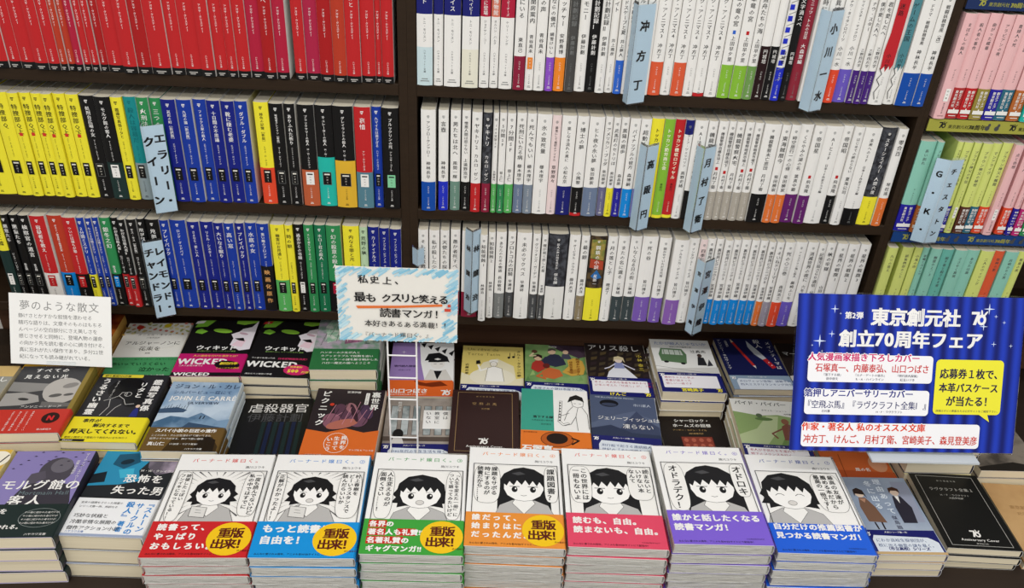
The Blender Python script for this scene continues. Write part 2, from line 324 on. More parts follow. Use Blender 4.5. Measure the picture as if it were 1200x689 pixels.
# upright paperbacks, row by row: edges along the shelf (mm), then base|title|author|style and marks
BOOKS = {
'1L': [
 (-674.4, -646.8, 'red||アガサ・クリスティー|R'),
 (-646.7, -630.6, 'red|杉の柩|アガサ・クリスティー|R'),
 (-630.5, -611.1, 'red|ナイルに死す|アガサ・クリスティー|R'),
 (-611.0, -592.5, 'red||アガサ・クリスティー|R'),
 (-592.4, -576.7, 'red||アガサ・クリスティー|R'),
 (-576.6, -566.8, 'orange-red||アガサ・クリスティー|R'),
 (-566.7, -556.9, 'orange-red||アガサ・クリスティー|R'),
 (-556.8, -546.2, 'crimson|三幕の殺人|アガサ・クリスティー|R'),
 (-546.1, -536.0, 'red||アガサ・クリスティー|R'),
 (-535.9, -525.5, 'red||アガサ・クリスティー|R'),
 (-525.4, -514.1, 'deep-red||アガサ・クリスティー|R'),
 (-514.0, -493.3, 'red||アガサ・クリスティー|R'),
 (-493.2, -473.6, 'red|ねじれた|アガサ・クリスティー|R'),
 (-473.5, -454.3, 'deep-red||アガサ・クリスティー|R'),
 (-454.2, -428.2, 'red||アガサ・クリスティー|R'),
 (-428.1, -410.0, 'red||アガサ・クリスティー|R'),
 (-409.9, -387.2, 'red||アガサ・クリスティー|R'),
 (-387.1, -368.6, 'red||アガサ・クリスティー|R'),
 (-368.5, -351.5, 'red||アガサ・クリスティー|R'),
 (-351.4, -338.1, 'red||アガサ・クリスティー|R'),
 (-338.0, -320.5, 'red|ゼロ時間へ|アガサ・クリスティー|R'),
 (-320.4, -302.5, 'crimson||アガサ・クリスティー|R'),
 (-302.4, -284.9, 'deep-red|のへ|アガサ・クリスティー|R'),
 (-284.8, -267.8, 'crimson||アガサ・クリスティー|R'),
 (-260.2, -244.4, 'red||アガサ・クリスティー|R'),
 (-244.3, -225.6, 'pink-red|鏡は横に|アガサ・クリスティー|R'),
 (-225.5, -206.8, 'deep-red||アガサ・クリスティー|R'),
 (-206.7, -188.8, 'orange-red||アガサ・クリスティー|R'),
 (-188.7, -169.1, 'red|のと|アガサ・クリスティー|R'),
 (-169.0, -149.5, 'red||アガサ・クリスティー|R'),
 (-149.4, -140.9, 'red||アガサ・クリスティー|R'),
 (-140.8, -124.7, 'red|葬儀のへ|アガサ・クリスティー|R'),
],
'1R': [
 (-93.0, -71.3, 'white|ビラヴド|トニ・モリスン|E,u=navy,lo=pale-blue'),
 (-70.0, -57.2, 'white|ジャズ|トニ・モリスン|E,u=navy'),
 (-56.1, -33.3, 'white|パラダイス|トニ・モリスン|E,u=navy'),
 (-31.7, -8.7, 'white|タール・ベイビー|トニ・モリスン|E,u=navy,lo=cream'),
 (-7.7, 6.3, 'white|この季節に登場|ジョナサン・コー|E,u=crimson'),
 (6.9, 19.0, 'white|無垢の博物館|オルハン・パムク|E,u=salmon'),
 (19.6, 38.4, 'white|スペシャリービーチーズ|ケリー・リンク|E,u=crimson'),
 (39.6, 55.5, 'white|ここにいる|東直己|J,b=wine'),
 (56.0, 68.0, 'white|めの閨房案内|青谷真未|J,box=orange'),
 (68.3, 83.0, 'white|感応の声|青谷真未|J'),
 (84.0, 95.3, 'white|さよならの儀式|細雪けいし|J,b=purple'),
 (96.0, 110.7, 'white|スイッチャー|安野貴博|J,b=orange'),
 (112.0, 124.5, 'charcoal|伊藤計劃記録|伊藤計劃|G,tc=mid-grey'),
 (125.6, 140.6, 'white|ハーモニー|伊藤計劃|J,tc=mid-grey'),
 (140.9, 154.5, 'black|伊藤計劃記録Ⅰ|伊藤計劃|G'),
 (154.9, 167.7, 'white|伊藤計劃記録Ⅱ|伊藤計劃|J'),
 (168.5, 179.8, 'white|リライト|井上雅彦|J'),
 (180.0, 191.5, 'white|ランドスケープと夏|井上夢人|J,b=blue'),
 (191.7, 201.2, 'white|リアルの私たち|井上夢人|J'),
 (201.4, 214.6, 'white|マルドゥック|冲方丁|J'),
 (215.3, 228.8, 'white|アノニマス２|冲方丁|J'),
 (229.1, 246.8, 'white|ック・アノニマス3|冲方丁|J,b=coral'),
 (247.6, 261.3, 'white|ック・アノニマス4|冲方丁|J'),
 (261.5, 279.0, 'white|ック・アノニマス5|冲方丁|J,b=coral'),
 (279.3, 293.6, 'white|ック・アノニマス6|冲方丁|J'),
 (293.9, 309.7, 'white|ック・アノニマス7|冲方丁|J,foot=red'),
 (310.5, 327.4, 'white|ック・アノニマス8|冲方丁|J'),
 (327.7, 344.8, 'white|獣の竜の宮|上田早夕里|J,b=lime,seal=blue'),
 (345.2, 363.4, 'white|華竜の宮|上田早夕里|J,b=lime,seal=red'),
 (363.9, 376.6, 'white|魚舟たちの海|上田早夕里|J,b=moss'),
 (376.9, 390.8, 'white||円城塔|J,b=maroon-black,bh=75'),
 (391.2, 403.2, 'white||円城塔|J,b=black,bh=75'),
 (403.6, 415.4, 'white||円城塔|J,b=royal-blue,photo=w'),
 (415.7, 426.8, 'black|文字渦スペ|円城塔|G'),
 (427.1, 443.2, 'crimson-dark|ミニッツ・トムの日没|大森望編|G'),
 (444.2, 458.2, 'white|時に児野|野原一|J'),
 (458.8, 478.2, 'white|異域の流星|小川一水|J'),
 (478.7, 493.3, 'white|ナウ・タイタンロバーツ|小川一水|J,b=tomato'),
 (494.6, 512.7, 'white|ツインスター・サイクロン|小川一水|J,b=violet'),
 (513.1, 523.0, 'white|ナウ・スター|乙野四方字|J,b=deep-purple'),
 (523.5, 533.5, 'white|僕が愛した人へ|乙野四方字|J,b=deep-purple'),
 (533.8, 544.9, 'white|君を愛したへ|乙野四方字|J,b=deep-purple'),
 (545.4, 565.9, 'white|迷路|小川哲|J,splash=red'),
 (568.0, 583.3, 'white|ゲームの王国|小川哲|J,splash=teal'),
 (583.8, 608.0, 'white|ドラマ・戦闘妖精雪風|神林長平|J,b=cobalt'),
 (608.3, 625.5, 'white|戦闘妖精雪風（改）|神林長平|J,b=cobalt'),
],
'2L': [
 (-725.6, -686.8, 'yellow|特捜部Ｑ|ユッシ・エーズラ・オールスン|Y,dot=1'),
 (-685.2, -662.9, 'yellow|特捜部Ｑ|ユッシ・エーズラ・オールスン|Y'),
 (-662.1, -647.0, 'yellow|特捜部Ｑ上|ユッシ・エーズラ・オールスン|Y,dot=1'),
 (-646.4, -631.1, 'yellow|特捜部Ｑ下|ユッシ・エーズラ・オールスン|Y,dot=1'),
 (-630.6, -616.2, 'yellow|特捜部Ｑ上|ユッシ・エーズラ・オールスン|Y,dot=1'),
 (-615.7, -601.5, 'yellow|特捜部Ｑ下|ユッシ・エーズラ・オールスン|Y,dot=1'),
 (-601.0, -584.2, 'yellow|特捜部Ｑ上|ユッシ・エーズラ・オールスン|Y,dot=1'),
 (-583.4, -565.6, 'yellow|特捜部Ｑ下|ユッシ・エーズラ・オールスン|Y,dot=1'),
 (-565.1, -544.3, 'black|処刑台広場の女|マーティン・エドワーズ|Y,box=black'),
 (-543.8, -521.4, 'black|モルグ館の客人|マーティン・エドワーズ|Y,b=dark-green,box=white,obi=1'),
 (-520.9, -504.9, 'yellow|鑑識写真係リタと|ラモーナ・エマーソン|Y'),
 (-504.1, -486.4, 'teal|殺人は容易だ|エマ・ヤング|Y,b=grey,tc=deep-teal,obi=1'),
 (-485.8, -469.1, 'green|火刑法廷|ジョン・カー|Y,tc=white'),
 (-468.6, -452.5, 'green|三つの棺|ジョン・カー|Y,tc=white'),
 (-451.9, -431.2, 'navy-blue|災厄の町［新訳版］|エラリイ・クイーン|Y'),
 (-430.1, -409.3, 'blue-cover|九尾の猫［新訳版］|エラリイ・クイーン|Y'),
 (-408.2, -389.8, 'blue-cover|フォックス家の殺人|エラリイ・クイーン|Y'),
 (-388.9, -370.1, 'navy-blue|十日間の不思議|エラリイ・クイーン|Y'),
 (-369.6, -350.8, 'navy-blue|靴に棲む老婆|エラリイ・クイーン|Y'),
 (-350.2, -332.1, 'blue-cover|ダブル・ダブル|エラリイ・クイーン|Y'),
 (-323.8, -303.2, 'yellow|緋色の記憶［新版］|トマス・Ｈ・クック|Y,b=tomato,obi=1'),
 (-302.5, -282.5, 'black|暗殺者グレイマン［新版］|マーク・グリーニー|Y,box=black'),
 (-281.5, -265.6, 'black|ありふれた祈り|ウィリアム・ケント・クルーガー|Y,box=black'),
 (-262.9, -239.1, 'black|ブラックサマーの殺人|Ｍ・Ｗ・クレイヴン|Y,b=rust,box=white,obi=1'),
 (-238.8, -214.1, 'black|キュレーターの殺人|Ｍ・Ｗ・クレイヴン|Y,b=turquoise,bh=78,obi=1'),
 (-213.3, -184.0, 'black|グレイラットの殺人|Ｍ・Ｗ・クレイヴン|Y,b=mustard,bh=75,obi=1'),
 (-182.9, -159.2, 'red|哀惜|アン・クリーヴス|Y,b=steel-blue,box=white,obi=1,sp=1'),
 (-158.4, -144.7, 'blue-cover|九マイルは遠すぎる|ハリイ・ケメルマン|Y'),
 (-143.7, -120.1, 'black|ブルックリンの死|アリッサ・コール|Y,box=mint,foot=black'),
],
'2R': [
 (-88.1, -66.9, 'white|アンブロークンアロー|神林長平|J,b=cobalt'),
 (-63.2, -48.6, 'white|言壺|神林長平|J,b=royal-blue,sp=1'),
 (-46.0, -31.2, 'white|男たちは北へ|風間一輝|J,b=sage'),
 (-29.6, -17.0, 'white|憎悪人間は怒らない|上遠野浩平|J,b=black'),
 (-15.3, -0.5, 'white|ヤキトリ2|カルロ・ゼン|J,b=red'),
 (0.9, 13.8, 'photo-dark|ヤキトリ|カルロ・ゼン|J,b=wine,photo=d'),
 (15.2, 23.3, 'white|100文字SF|北野勇作|J,b=fern'),
 (24.2, 34.6, 'white|5分間SF|草上仁|J,b=green'),
 (35.1, 47.7, 'white|7分間SF|草上仁|J,b=fern'),
 (48.9, 63.1, 'white|死刑にいたる病|櫛木理宇|J,b=slate'),
 (63.6, 77.3, 'white|死んでもいい|櫛木理宇|J,b=slate-grey'),
 (77.9, 99.5, 'white|氷の致死量|櫛木理宇|J'),
 (99.7, 113.1, 'blush|最後にして最初のアイドル|草野原々|J,tc=wine'),
 (113.6, 134.8, 'white|果しなき流れの果に|小松左京|J,b=navy'),
 (135.4, 152.1, 'white|博士の夢|小隅黎|J,b=black,foot=red'),
 (152.8, 174.9, 'white|ヒト夜の永い夢|柴田勝家|J,b=slate'),
 (176.0, 187.3, 'white|アメリカン・ブッダ|柴田勝家|J,b=slate-purple'),
 (187.7, 198.3, 'white|走馬灯のセトリは|柴田勝家|J,b=yellow'),
 (199.0, 210.7, 'white|黒猫の遊歩|森晶麿|J,b=indigo'),
 (211.3, 226.5, 'white|パイナップルの彼方|森博嗣|J,b=azure'),
 (227.0, 242.4, 'white|超動く家にて|宮内悠介|J,b=periwinkle'),
 (242.9, 261.2, 'yellow|トッカン|高殿円|P,foot=yellow'),
 (261.5, 276.8, 'lime|トッカン勤労商工会|高殿円|P,foot=yellow'),
 (277.3, 292.0, 'red|トッカン徴収ロワイヤル|高殿円|P,foot=yellow'),
 (292.1, 304.8, 'white|グラーフ・ツェッペリン|高野史緒|J,u=navy'),
 (305.3, 324.5, 'white|AI法廷の弁護士|竹田人造|J,b=black'),
 (325.2, 338.7, 'white|機龍警察|月村了衛|J,b=greige'),
 (340.0, 354.3, 'white|機龍警察自爆条項上|月村了衛|J,b=greige,seal=red'),
 (355.0, 365.7, 'white|機龍警察自爆条項下|月村了衛|J,b=greige,seal=red'),
 (366.5, 379.0, 'white|機龍警察火宅|月村了衛|J,b=greige'),
 (379.7, 392.1, 'white|機龍警察暗黒市場上|月村了衛|J,b=greige,seal=red'),
 (393.0, 405.9, 'white|機龍警察暗黒市場下|月村了衛|J,b=greige,seal=red'),
 (406.6, 431.0, 'white|機龍警察未亡旅団|月村了衛|J,b=black'),
 (431.6, 444.7, 'white|東海賊暦今|柴田勝家|J,b=pumpkin'),
 (445.2, 459.1, 'white|時空旅行一の心得|柴田勝家|J,b=pumpkin'),
 (460.0, 478.9, 'white|くらやみの湖の名|葉真中顕|J,b=plum'),
 (479.6, 496.5, 'white|帝国星|飛浩隆|J,b=plum,seal=red'),
 (497.4, 522.9, 'white|AIとSF|日本SF作家クラブ編|J'),
 (523.2, 537.9, 'white|帝国昭|飛浩隆|J,b=black,seal=red'),
 (538.4, 553.2, 'white|はじめての終わらない|夏海公司|J'),
 (553.9, 579.0, 'white|未来へのSF|日本SF作家クラブ編|J,foot=black,fh=28'),
 (580.1, 602.8, 'photo-dark|スターシェイカー|人間六度|J,b=yellow,photo=d'),
 (603.3, 617.7, 'white|零合百|琴柱遥|J,b=pumpkin'),
],
'3L': [
 (-737.4, -721.8, 'yellow|天使と嘘|マイケル・ロボサム|Y,b=dark-green,bh=95,box=white,obi=1'),
 (-721.1, -709.9, 'black|悪意たち|ジェフ・リンジー|Y,box=black'),
 (-708.6, -696.1, 'black|悪童たち|紫金陳|Y,box=black'),
 (-694.8, -679.2, 'black|検察官の遺言|紫金陳|Y,box=black'),
 (-677.3, -654.7, 'red|容疑者を救え|ナンシー・スプリンガー|Y,b=off-white,box=red,obi=1'),
 (-653.1, -630.9, 'orange-red|ボストン図書館の推理作家|サラーリ・ジェンティル|Y,b=azure,obi=1'),
 (-629.6, -609.5, 'red|ついには誰もが罪|キャサリン・ライアン|Y,b=black,box=red,obi=1'),
 (-608.2, -596.6, 'blue-cover|２分間ミステリ|ドナルド・Ｊ・ソボル|Y,b=yellow,obi=1'),
 (-595.6, -586.1, 'blue-cover|もっと２分間ミステリ|ドナルド・Ｊ・ソボル|Y'),
 (-585.5, -576.1, 'blue-cover|まだまだ２分間ミステリ|ドナルド・Ｊ・ソボル|Y'),
 (-575.4, -560.3, 'green|銀冬之幻|陳浩基|Y,b=black,box=azure,obi=1'),
 (-559.0, -547.9, 'black|わが名は殺人者Ⅰ|ロバート・ゼール|Y,b=red,obi=1'),
 (-547.0, -535.9, 'black|わが名は殺人者Ⅱ|ロバート・ゼール|Y,b=red,obi=1'),
 (-535.0, -520.2, 'black|キス・キス［新訳版］|ロアルド・ダール|Y,box=black'),
 (-519.3, -508.4, 'black|飛び奴|ロアルド・ダール|Y,box=black'),
 (-507.5, -486.8, 'black|兇夢|スコット・フィリップス|Y,box=black'),
 (-485.6, -471.6, 'blue-cover|プレイバック|レイモンド・チャンドラー|Y'),
 (-470.3, -446.4, 'blue-cover|ロング・グッドバイ|レイモンド・チャンドラー|Y'),
 (-444.0, -425.8, 'navy-blue|さよなら、愛しい人|レイモンド・チャンドラー|Y'),
 (-424.8, -405.4, 'navy-blue|リトル・シスター|レイモンド・チャンドラー|Y'),
 (-404.5, -389.4, 'navy-blue|大いなる眠り|レイモンド・チャンドラー|Y'),
 (-388.8, -373.5, 'blue-cover|高い窓|レイモンド・チャンドラー|Y,sp=1'),
 (-372.2, -358.4, 'navy-blue|プレイバック|レイモンド・チャンドラー|Y'),
 (-357.6, -340.8, 'blue-cover|水底の女|レイモンド・チャンドラー|Y'),
 (-340.2, -321.6, 'blue-cover|黒い瞳のブロンド|ベンジャミン・ブラック|Y,b=black,bh=82,obi=1,bt=映画化原作'),
 (-319.0, -297.8, 'yellow|幽霊はお見通し|ジェイムズ・ハリー|Y,b=fern,obi=1'),
 (-297.1, -285.3, 'yellow|時の娘|ジョセフィン・テイ|Y,sp=1'),
 (-284.5, -270.1, 'black|過去からの弔鐘|ローレンス・ブロック|Y,box=white'),
 (-269.0, -254.0, 'green|そして誰もいなくなった|アガサ・クリスティー|Y,tc=white'),
 (-253.3, -236.1, 'deep-green|ホロー荘の殺人|アガサ・クリスティー|Y,tc=white'),
 (-235.4, -212.8, 'green|幻の殺意の殺人|結城昌治|Y,b=black,box=crimson,tc=white'),
 (-209.5, -184.4, 'yellow|内なる罪と光|ジョアン・トンプソン|Y'),
 (-183.6, -171.7, 'pale-green|荒野の秋|ロバート・Ｂ・パーカー|Y,sp=1'),
 (-171.0, -154.3, 'navy-blue|カーディナルス|ジェフリー・ディーヴァー|Y'),
 (-153.3, -138.2, 'navy-blue|ペインフル・ピアノ上|サラ・パレツキー|Y'),
 (-137.1, -119.8, 'navy-blue|ペインフル・ピアノ下|サラ・パレツキー|Y'),
],
'3R': [
 (-93.5, -78.2, 'white|そして夜は甦る|原尞|J,b=wine'),
 (-77.0, -60.7, 'white|私が殺した少女|原尞|J,b=wine'),
 (-59.7, -45.6, 'white|天使たちの探偵|原尞|J,b=wine'),
 (-44.0, -28.9, 'white|愚か者死すべし|原尞|J,b=wine'),
 (-26.1, -0.2, 'white|未必の林|原尞|J,b=wine'),
 (1.8, 13.5, 'white|知能侵蝕1|林譲治|J,y=-11'),
 (14.6, 25.7, 'white|知能侵蝕2|林譲治|J'),
 (26.7, 42.8, 'white|あなたのための物語|長谷敏司|J,b=mid-grey'),
 (45.0, 57.6, 'white|プロトコルの四騎|早瀬耕|J,b=dark-grey'),
 (59.0, 82.2, 'white|未必のマクベス|早瀬耕|J'),
 (83.5, 95.9, 'white|グリフォンズ・ガーデン|早瀬耕|J,b=dark-grey'),
 (97.6, 107.1, 'white|僕が君と旅した星|早瀬耕|J,b=dark-grey'),
 (108.2, 138.8, 'photo-dark|殺人の夢は何を見るか|伴名練|J,b=off-white,photo=d,bh=62'),
 (140.6, 157.7, 'white|オービタル・クラウド|藤井太洋|J'),
 (159.1, 172.1, 'white|最の銀|藤井太洋|J,b=taupe'),
 (172.9, 199.1, 'photo-dark|鋼鉄の小説|星新一|J,b=yellow,photo=c,bh=62'),
 (200.2, 215.7, 'white|月の落とし子|穂波了|J'),
 (216.6, 234.6, 'white|またの名に還る|三秋縋|J,b=dark-slate'),
 (235.8, 253.9, 'white|いなくなる日の街|三秋縋|J,b=dark-slate'),
 (254.6, 279.1, 'white|死の谷|皆川博子|J,b=medium-purple'),
 (281.1, 299.9, 'white|開かせていただき光栄|皆川博子|J,b=medium-purple'),
 (303.8, 326.4, 'white|アルモニカ・ディアボ|皆川博子|J,b=orchid,y=-8'),
 (327.2, 343.9, 'white|インタヴュー・ウィズ|皆川博子|J'),
 (344.6, 356.1, 'blush|四季彩|最果タヒ|J,b=salmon'),
 (356.9, 370.0, 'white|裏世界ピクニック|宮澤伊織|J,b=azure'),
 (370.8, 382.6, 'white|裏世界ピクニック２|宮澤伊織|J,b=azure'),
 (383.4, 396.4, 'white|裏世界ピクニック３|宮澤伊織|J,b=azure'),
 (397.2, 409.3, 'white|裏世界ピクニック４|宮澤伊織|J,b=azure'),
 (410.3, 425.3, 'white|裏世界ピクニック５|宮澤伊織|J,b=azure'),
 (426.0, 438.8, 'white|裏世界ピクニック６|宮澤伊織|J,b=azure'),
 (439.7, 452.2, 'white|裏世界ピクニック７|宮澤伊織|J,b=azure'),
 (453.1, 464.1, 'white|裏世界ピクニック８|宮澤伊織|J,b=pumpkin'),
 (465.0, 477.0, 'white|そいねドリーマー|宮澤伊織|J,b=mauve-grey'),
 (478.3, 494.6, 'white|死の〇三巻|森岡浩之|J,b=tomato'),
 (495.5, 514.1, 'white|アイスクリン強し殺人|藤崎ふじを|J,b=violet'),
 (515.1, 532.3, 'white|消滅世界の夜に|六冬和生|J'),
 (533.0, 545.2, 'white|記憶汚染さらり通信|山本弘|J,b=slate'),
 (546.1, 560.5, 'white|秋の牢獄|山田正紀|J,b=sage'),
 (562.0, 579.1, 'white|星界の戦旗1|山田|J,b=navy'),
 (580.2, 598.1, 'white|星界の戦旗2|山田|J,b=navy'),
 (599.5, 615.8, 'white|星界の戦旗3|山田|J,b=navy'),
],
'RA': [
 (645.3, 662.5, 'pink|まぼろしの殺人|ディクスン|S,box=white'),
 (663.3, 680.9, 'pink|殺人者の事件|ディクスン|S,b=brick'),
 (681.4, 698.1, 'pink|曲がった蝶番|ディクスン|S,b=red'),
 (698.6, 716.2, 'pink|アラビアンの夜|ディクスン|S,b=khaki'),
 (716.7, 734.2, 'pink|貴婦人の死|ディクスン|S,b=indigo'),
 (734.7, 752.6, 'pink|プラハの陰謀|ディクスン|S,b=dark-teal'),
 (753.8, 772.0, 'pink|白い僧院の殺人|ディクスン|S,b=copper'),
 (772.8, 789.3, 'pink|かくして殺人へ|ディクスン|S,b=turquoise'),
 (790.3, 805.9, 'pink|四つの凶器|ディクスン|S,b=brick'),
],
'RB': [
 (641.2, 665.0, 'aqua|長い別れ|Ｒ・チャンドラー|S,b=indigo'),
 (665.6, 675.5, 'aqua|プレイバック|Ｒ・チャンドラー|S,b=copper'),
 (696.8, 706.0, 'lemon|ブラウン神父の童心|Ｇ・Ｋ・チェスタトン|S,b=crimson'),
 (706.6, 720.6, 'lemon|ブラウン神父の知恵|Ｇ・Ｋ・チェスタトン|S,b=indigo'),
 (721.4, 732.8, 'lemon|ブラウン神父の不信|Ｇ・Ｋ・チェスタトン|S,box=white'),
 (734.4, 749.9, 'lemon|ブラウン神父の秘密|Ｇ・Ｋ・チェスタトン|S,b=brown'),
 (750.9, 764.2, 'lemon|マンアライヴ|Ｇ・Ｋ・チェスタトン|S,b=dark-teal'),
 (765.4, 780.9, 'lemon|ブラウン神父の醜聞|Ｇ・Ｋ・チェスタトン|S,b=tomato'),
 (781.5, 795.2, 'pink|点と奇想|Ｅ・チャペック|S,box=white'),
 (802.2, 816.9, 'pink|自殺の殺人|Ｅ・フェラーズ|S,b=tomato'),
 (817.7, 826.7, 'pink|猿来たりなば|Ｅ・フェラーズ|S,b=indigo'),
 (827.8, 839.8, 'pink|その死者の名は|Ｅ・フェラーズ|S,b=magenta'),
 (840.7, 857.1, 'pink|細工は流々|Ｅ・フェラーズ|S,b=green'),
],
'RC': [
 (643.2, 658.5, 'lemon|九つの答え|Ｃ・ディクスン|S'),
 (667.7, 685.7, 'lemon|読後焼却のこと|Ｈ・マクロイ|S'),
 (687.0, 699.7, 'lemon|小鬼の市|Ｈ・マクロイ|S'),
 (700.1, 711.0, 'aqua|家蠅とカナリア|Ｈ・マクロイ|S,b=grey'),
 (711.8, 729.7, 'aqua|幽霊の２／３|Ｈ・マクロイ|S'),
 (730.8, 749.3, 'aqua-dark|殺す者と殺される者|Ｈ・マクロイ|S'),
 (750.3, 769.9, 'aqua|ささやく真実|Ｈ・マクロイ|S'),
 (770.7, 790.7, 'aqua|あなたは誰|Ｈ・マクロイ|S'),
 (791.8, 813.5, 'lemon|二人のウィリング|Ｈ・マクロイ|S'),
 (814.3, 830.7, 'coral|牧神の影|Ｈ・マクロイ|S'),
 (831.5, 852.8, 'aqua|月明かりの男|Ｈ・マクロイ|S'),
 (853.9, 868.8, 'lemon|悪意の夜|Ｈ・マクロイ|S'),
],
}

# ------------------------------------------------------------------ floor, bookcases, display table
fl = MB(); fl.box(-3000, -3600, -1070, 3000, 400, -1050, 'photo:8a8378:7d766c:5')
floor = fl.build('floor'); floor['kind'] = 'structure'
wl = MB(); wl.box(-3000, 200, -1050, 3000, 300, 1900, 'd8d4cc')
wall = wl.build('wall_back'); wall['kind'] = 'structure'

def bookcase(x0, x1, boards, label, th, th2=None):
    t = empty('bookcase', ((x0 + x1) / 2, 60, -1050)); cx = (x0 + x1) / 2
    def part(name, f):
        m = MB(); f(m); o = m.build(name, t); return o
    th2 = th2 or th
    for xa, tk in ((x0, th), (x1 - th2, th2)):
        part('side_panel', lambda m: m.bbox(xa - cx, -56, boards[-1] - 17 + 1050, xa + tk - cx, 90, 1650, WOOD, 1.5))
    part('back_panel', lambda m: m.box(x0 + th - cx, 82, 0, x1 - th2 - cx, 90, 1650, WOOD))
    for z in boards:
        part('shelf_board', lambda m: m.bbox(x0 + th + .3 - cx, -57.5, z - 17 + 1050, x1 - th2 - .3 - cx, 81.5, z + 1050, WOOD, 1.2))
    part('kick_panel', lambda m: m.box(x0 + th + .3 - cx, 62, z0k + 1050, x1 - th2 - .3 - cx, 70, boards[-1] - 17.5 + 1050, WOOD2))
    return tag(t, label, 'bookcase', 'dark wooden bookcases')
z0k = -349
bookcase(-862, -106.6, (560, 376, Z1, 0, Z3), 'dark brown wooden bookcase full of red, yellow, black and blue paperbacks', 12.5)
bookcase(-106.4, 633.1, (560, 376, Z1, 0, Z3), 'dark brown wooden bookcase full of white-spined paperbacks, in the middle', 12.5, 7.2)
bookcase(633.3, 1390, (346, ZA, ZB, ZC), 'dark brown wooden bookcase with pink, lemon and aqua paperbacks', 7.2)

tb = empty('display_table', (0, -170, -1050))
m = MB(); m.bbox(-1150, -285, 676, 1350, 289, 700, 'wood:2a211b:352a22', 2); m.build('table_top', tb)
for sx in (-1100, 1300):
    for sy in (-250, 255):
        m = MB(); m.prism([(sx - 25, sy - 25), (sx + 25, sy - 25), (sx + 25, sy + 25), (sx - 25, sy + 25)], 'z', 0, 675.5, WOOD); m.build('leg', tb)
m = MB(); m.bbox(-900, -66, 700.5, 515, 287, 728.7, WOOD, 2); m.build('raised_step', tb)
tag(tb, 'dark wooden display table carrying stacks of face-up books below the shelves', 'table')

# ------------------------------------------------------------------ upright paperbacks
def arc(t, y0=1.6, bulge=0.9, n=5):
    return [(-t / 2 + t * i / n, y0 - (y0 + bulge) * (1 - (2 * i / n - 1) ** 2)) for i in range(n + 1)]
def arc_strip(mb, t, z0, z1, c, off):
    a = arc(t)
    vs = []
    for x, y in a: vs += [(x * 1.0, y - off, z0), (x * 1.0, y - off, z1)]
    mb.add(vs, [(2 * i, 2 * i + 2, 2 * i + 3, 2 * i + 1) for i in range(len(a) - 1)], c)
DARKS = set('navy navy-blue blue-cover black charcoal crimson-dark green deep-green red deep-red orange-red pink-red crimson photo-dark deep-red teal cobalt royal-blue blue azure indigo wine purple deep-purple medium-purple orchid plum violet maroon-black dark-slate dark-grey mid-grey slate slate-grey slate-purple periwinkle sage moss fern lime coral tomato pumpkin rust orange dark-teal brick brown copper dark-green magenta khaki steel-blue greige taupe mauve-grey turquoise salmon'.split())
COUNT = {}
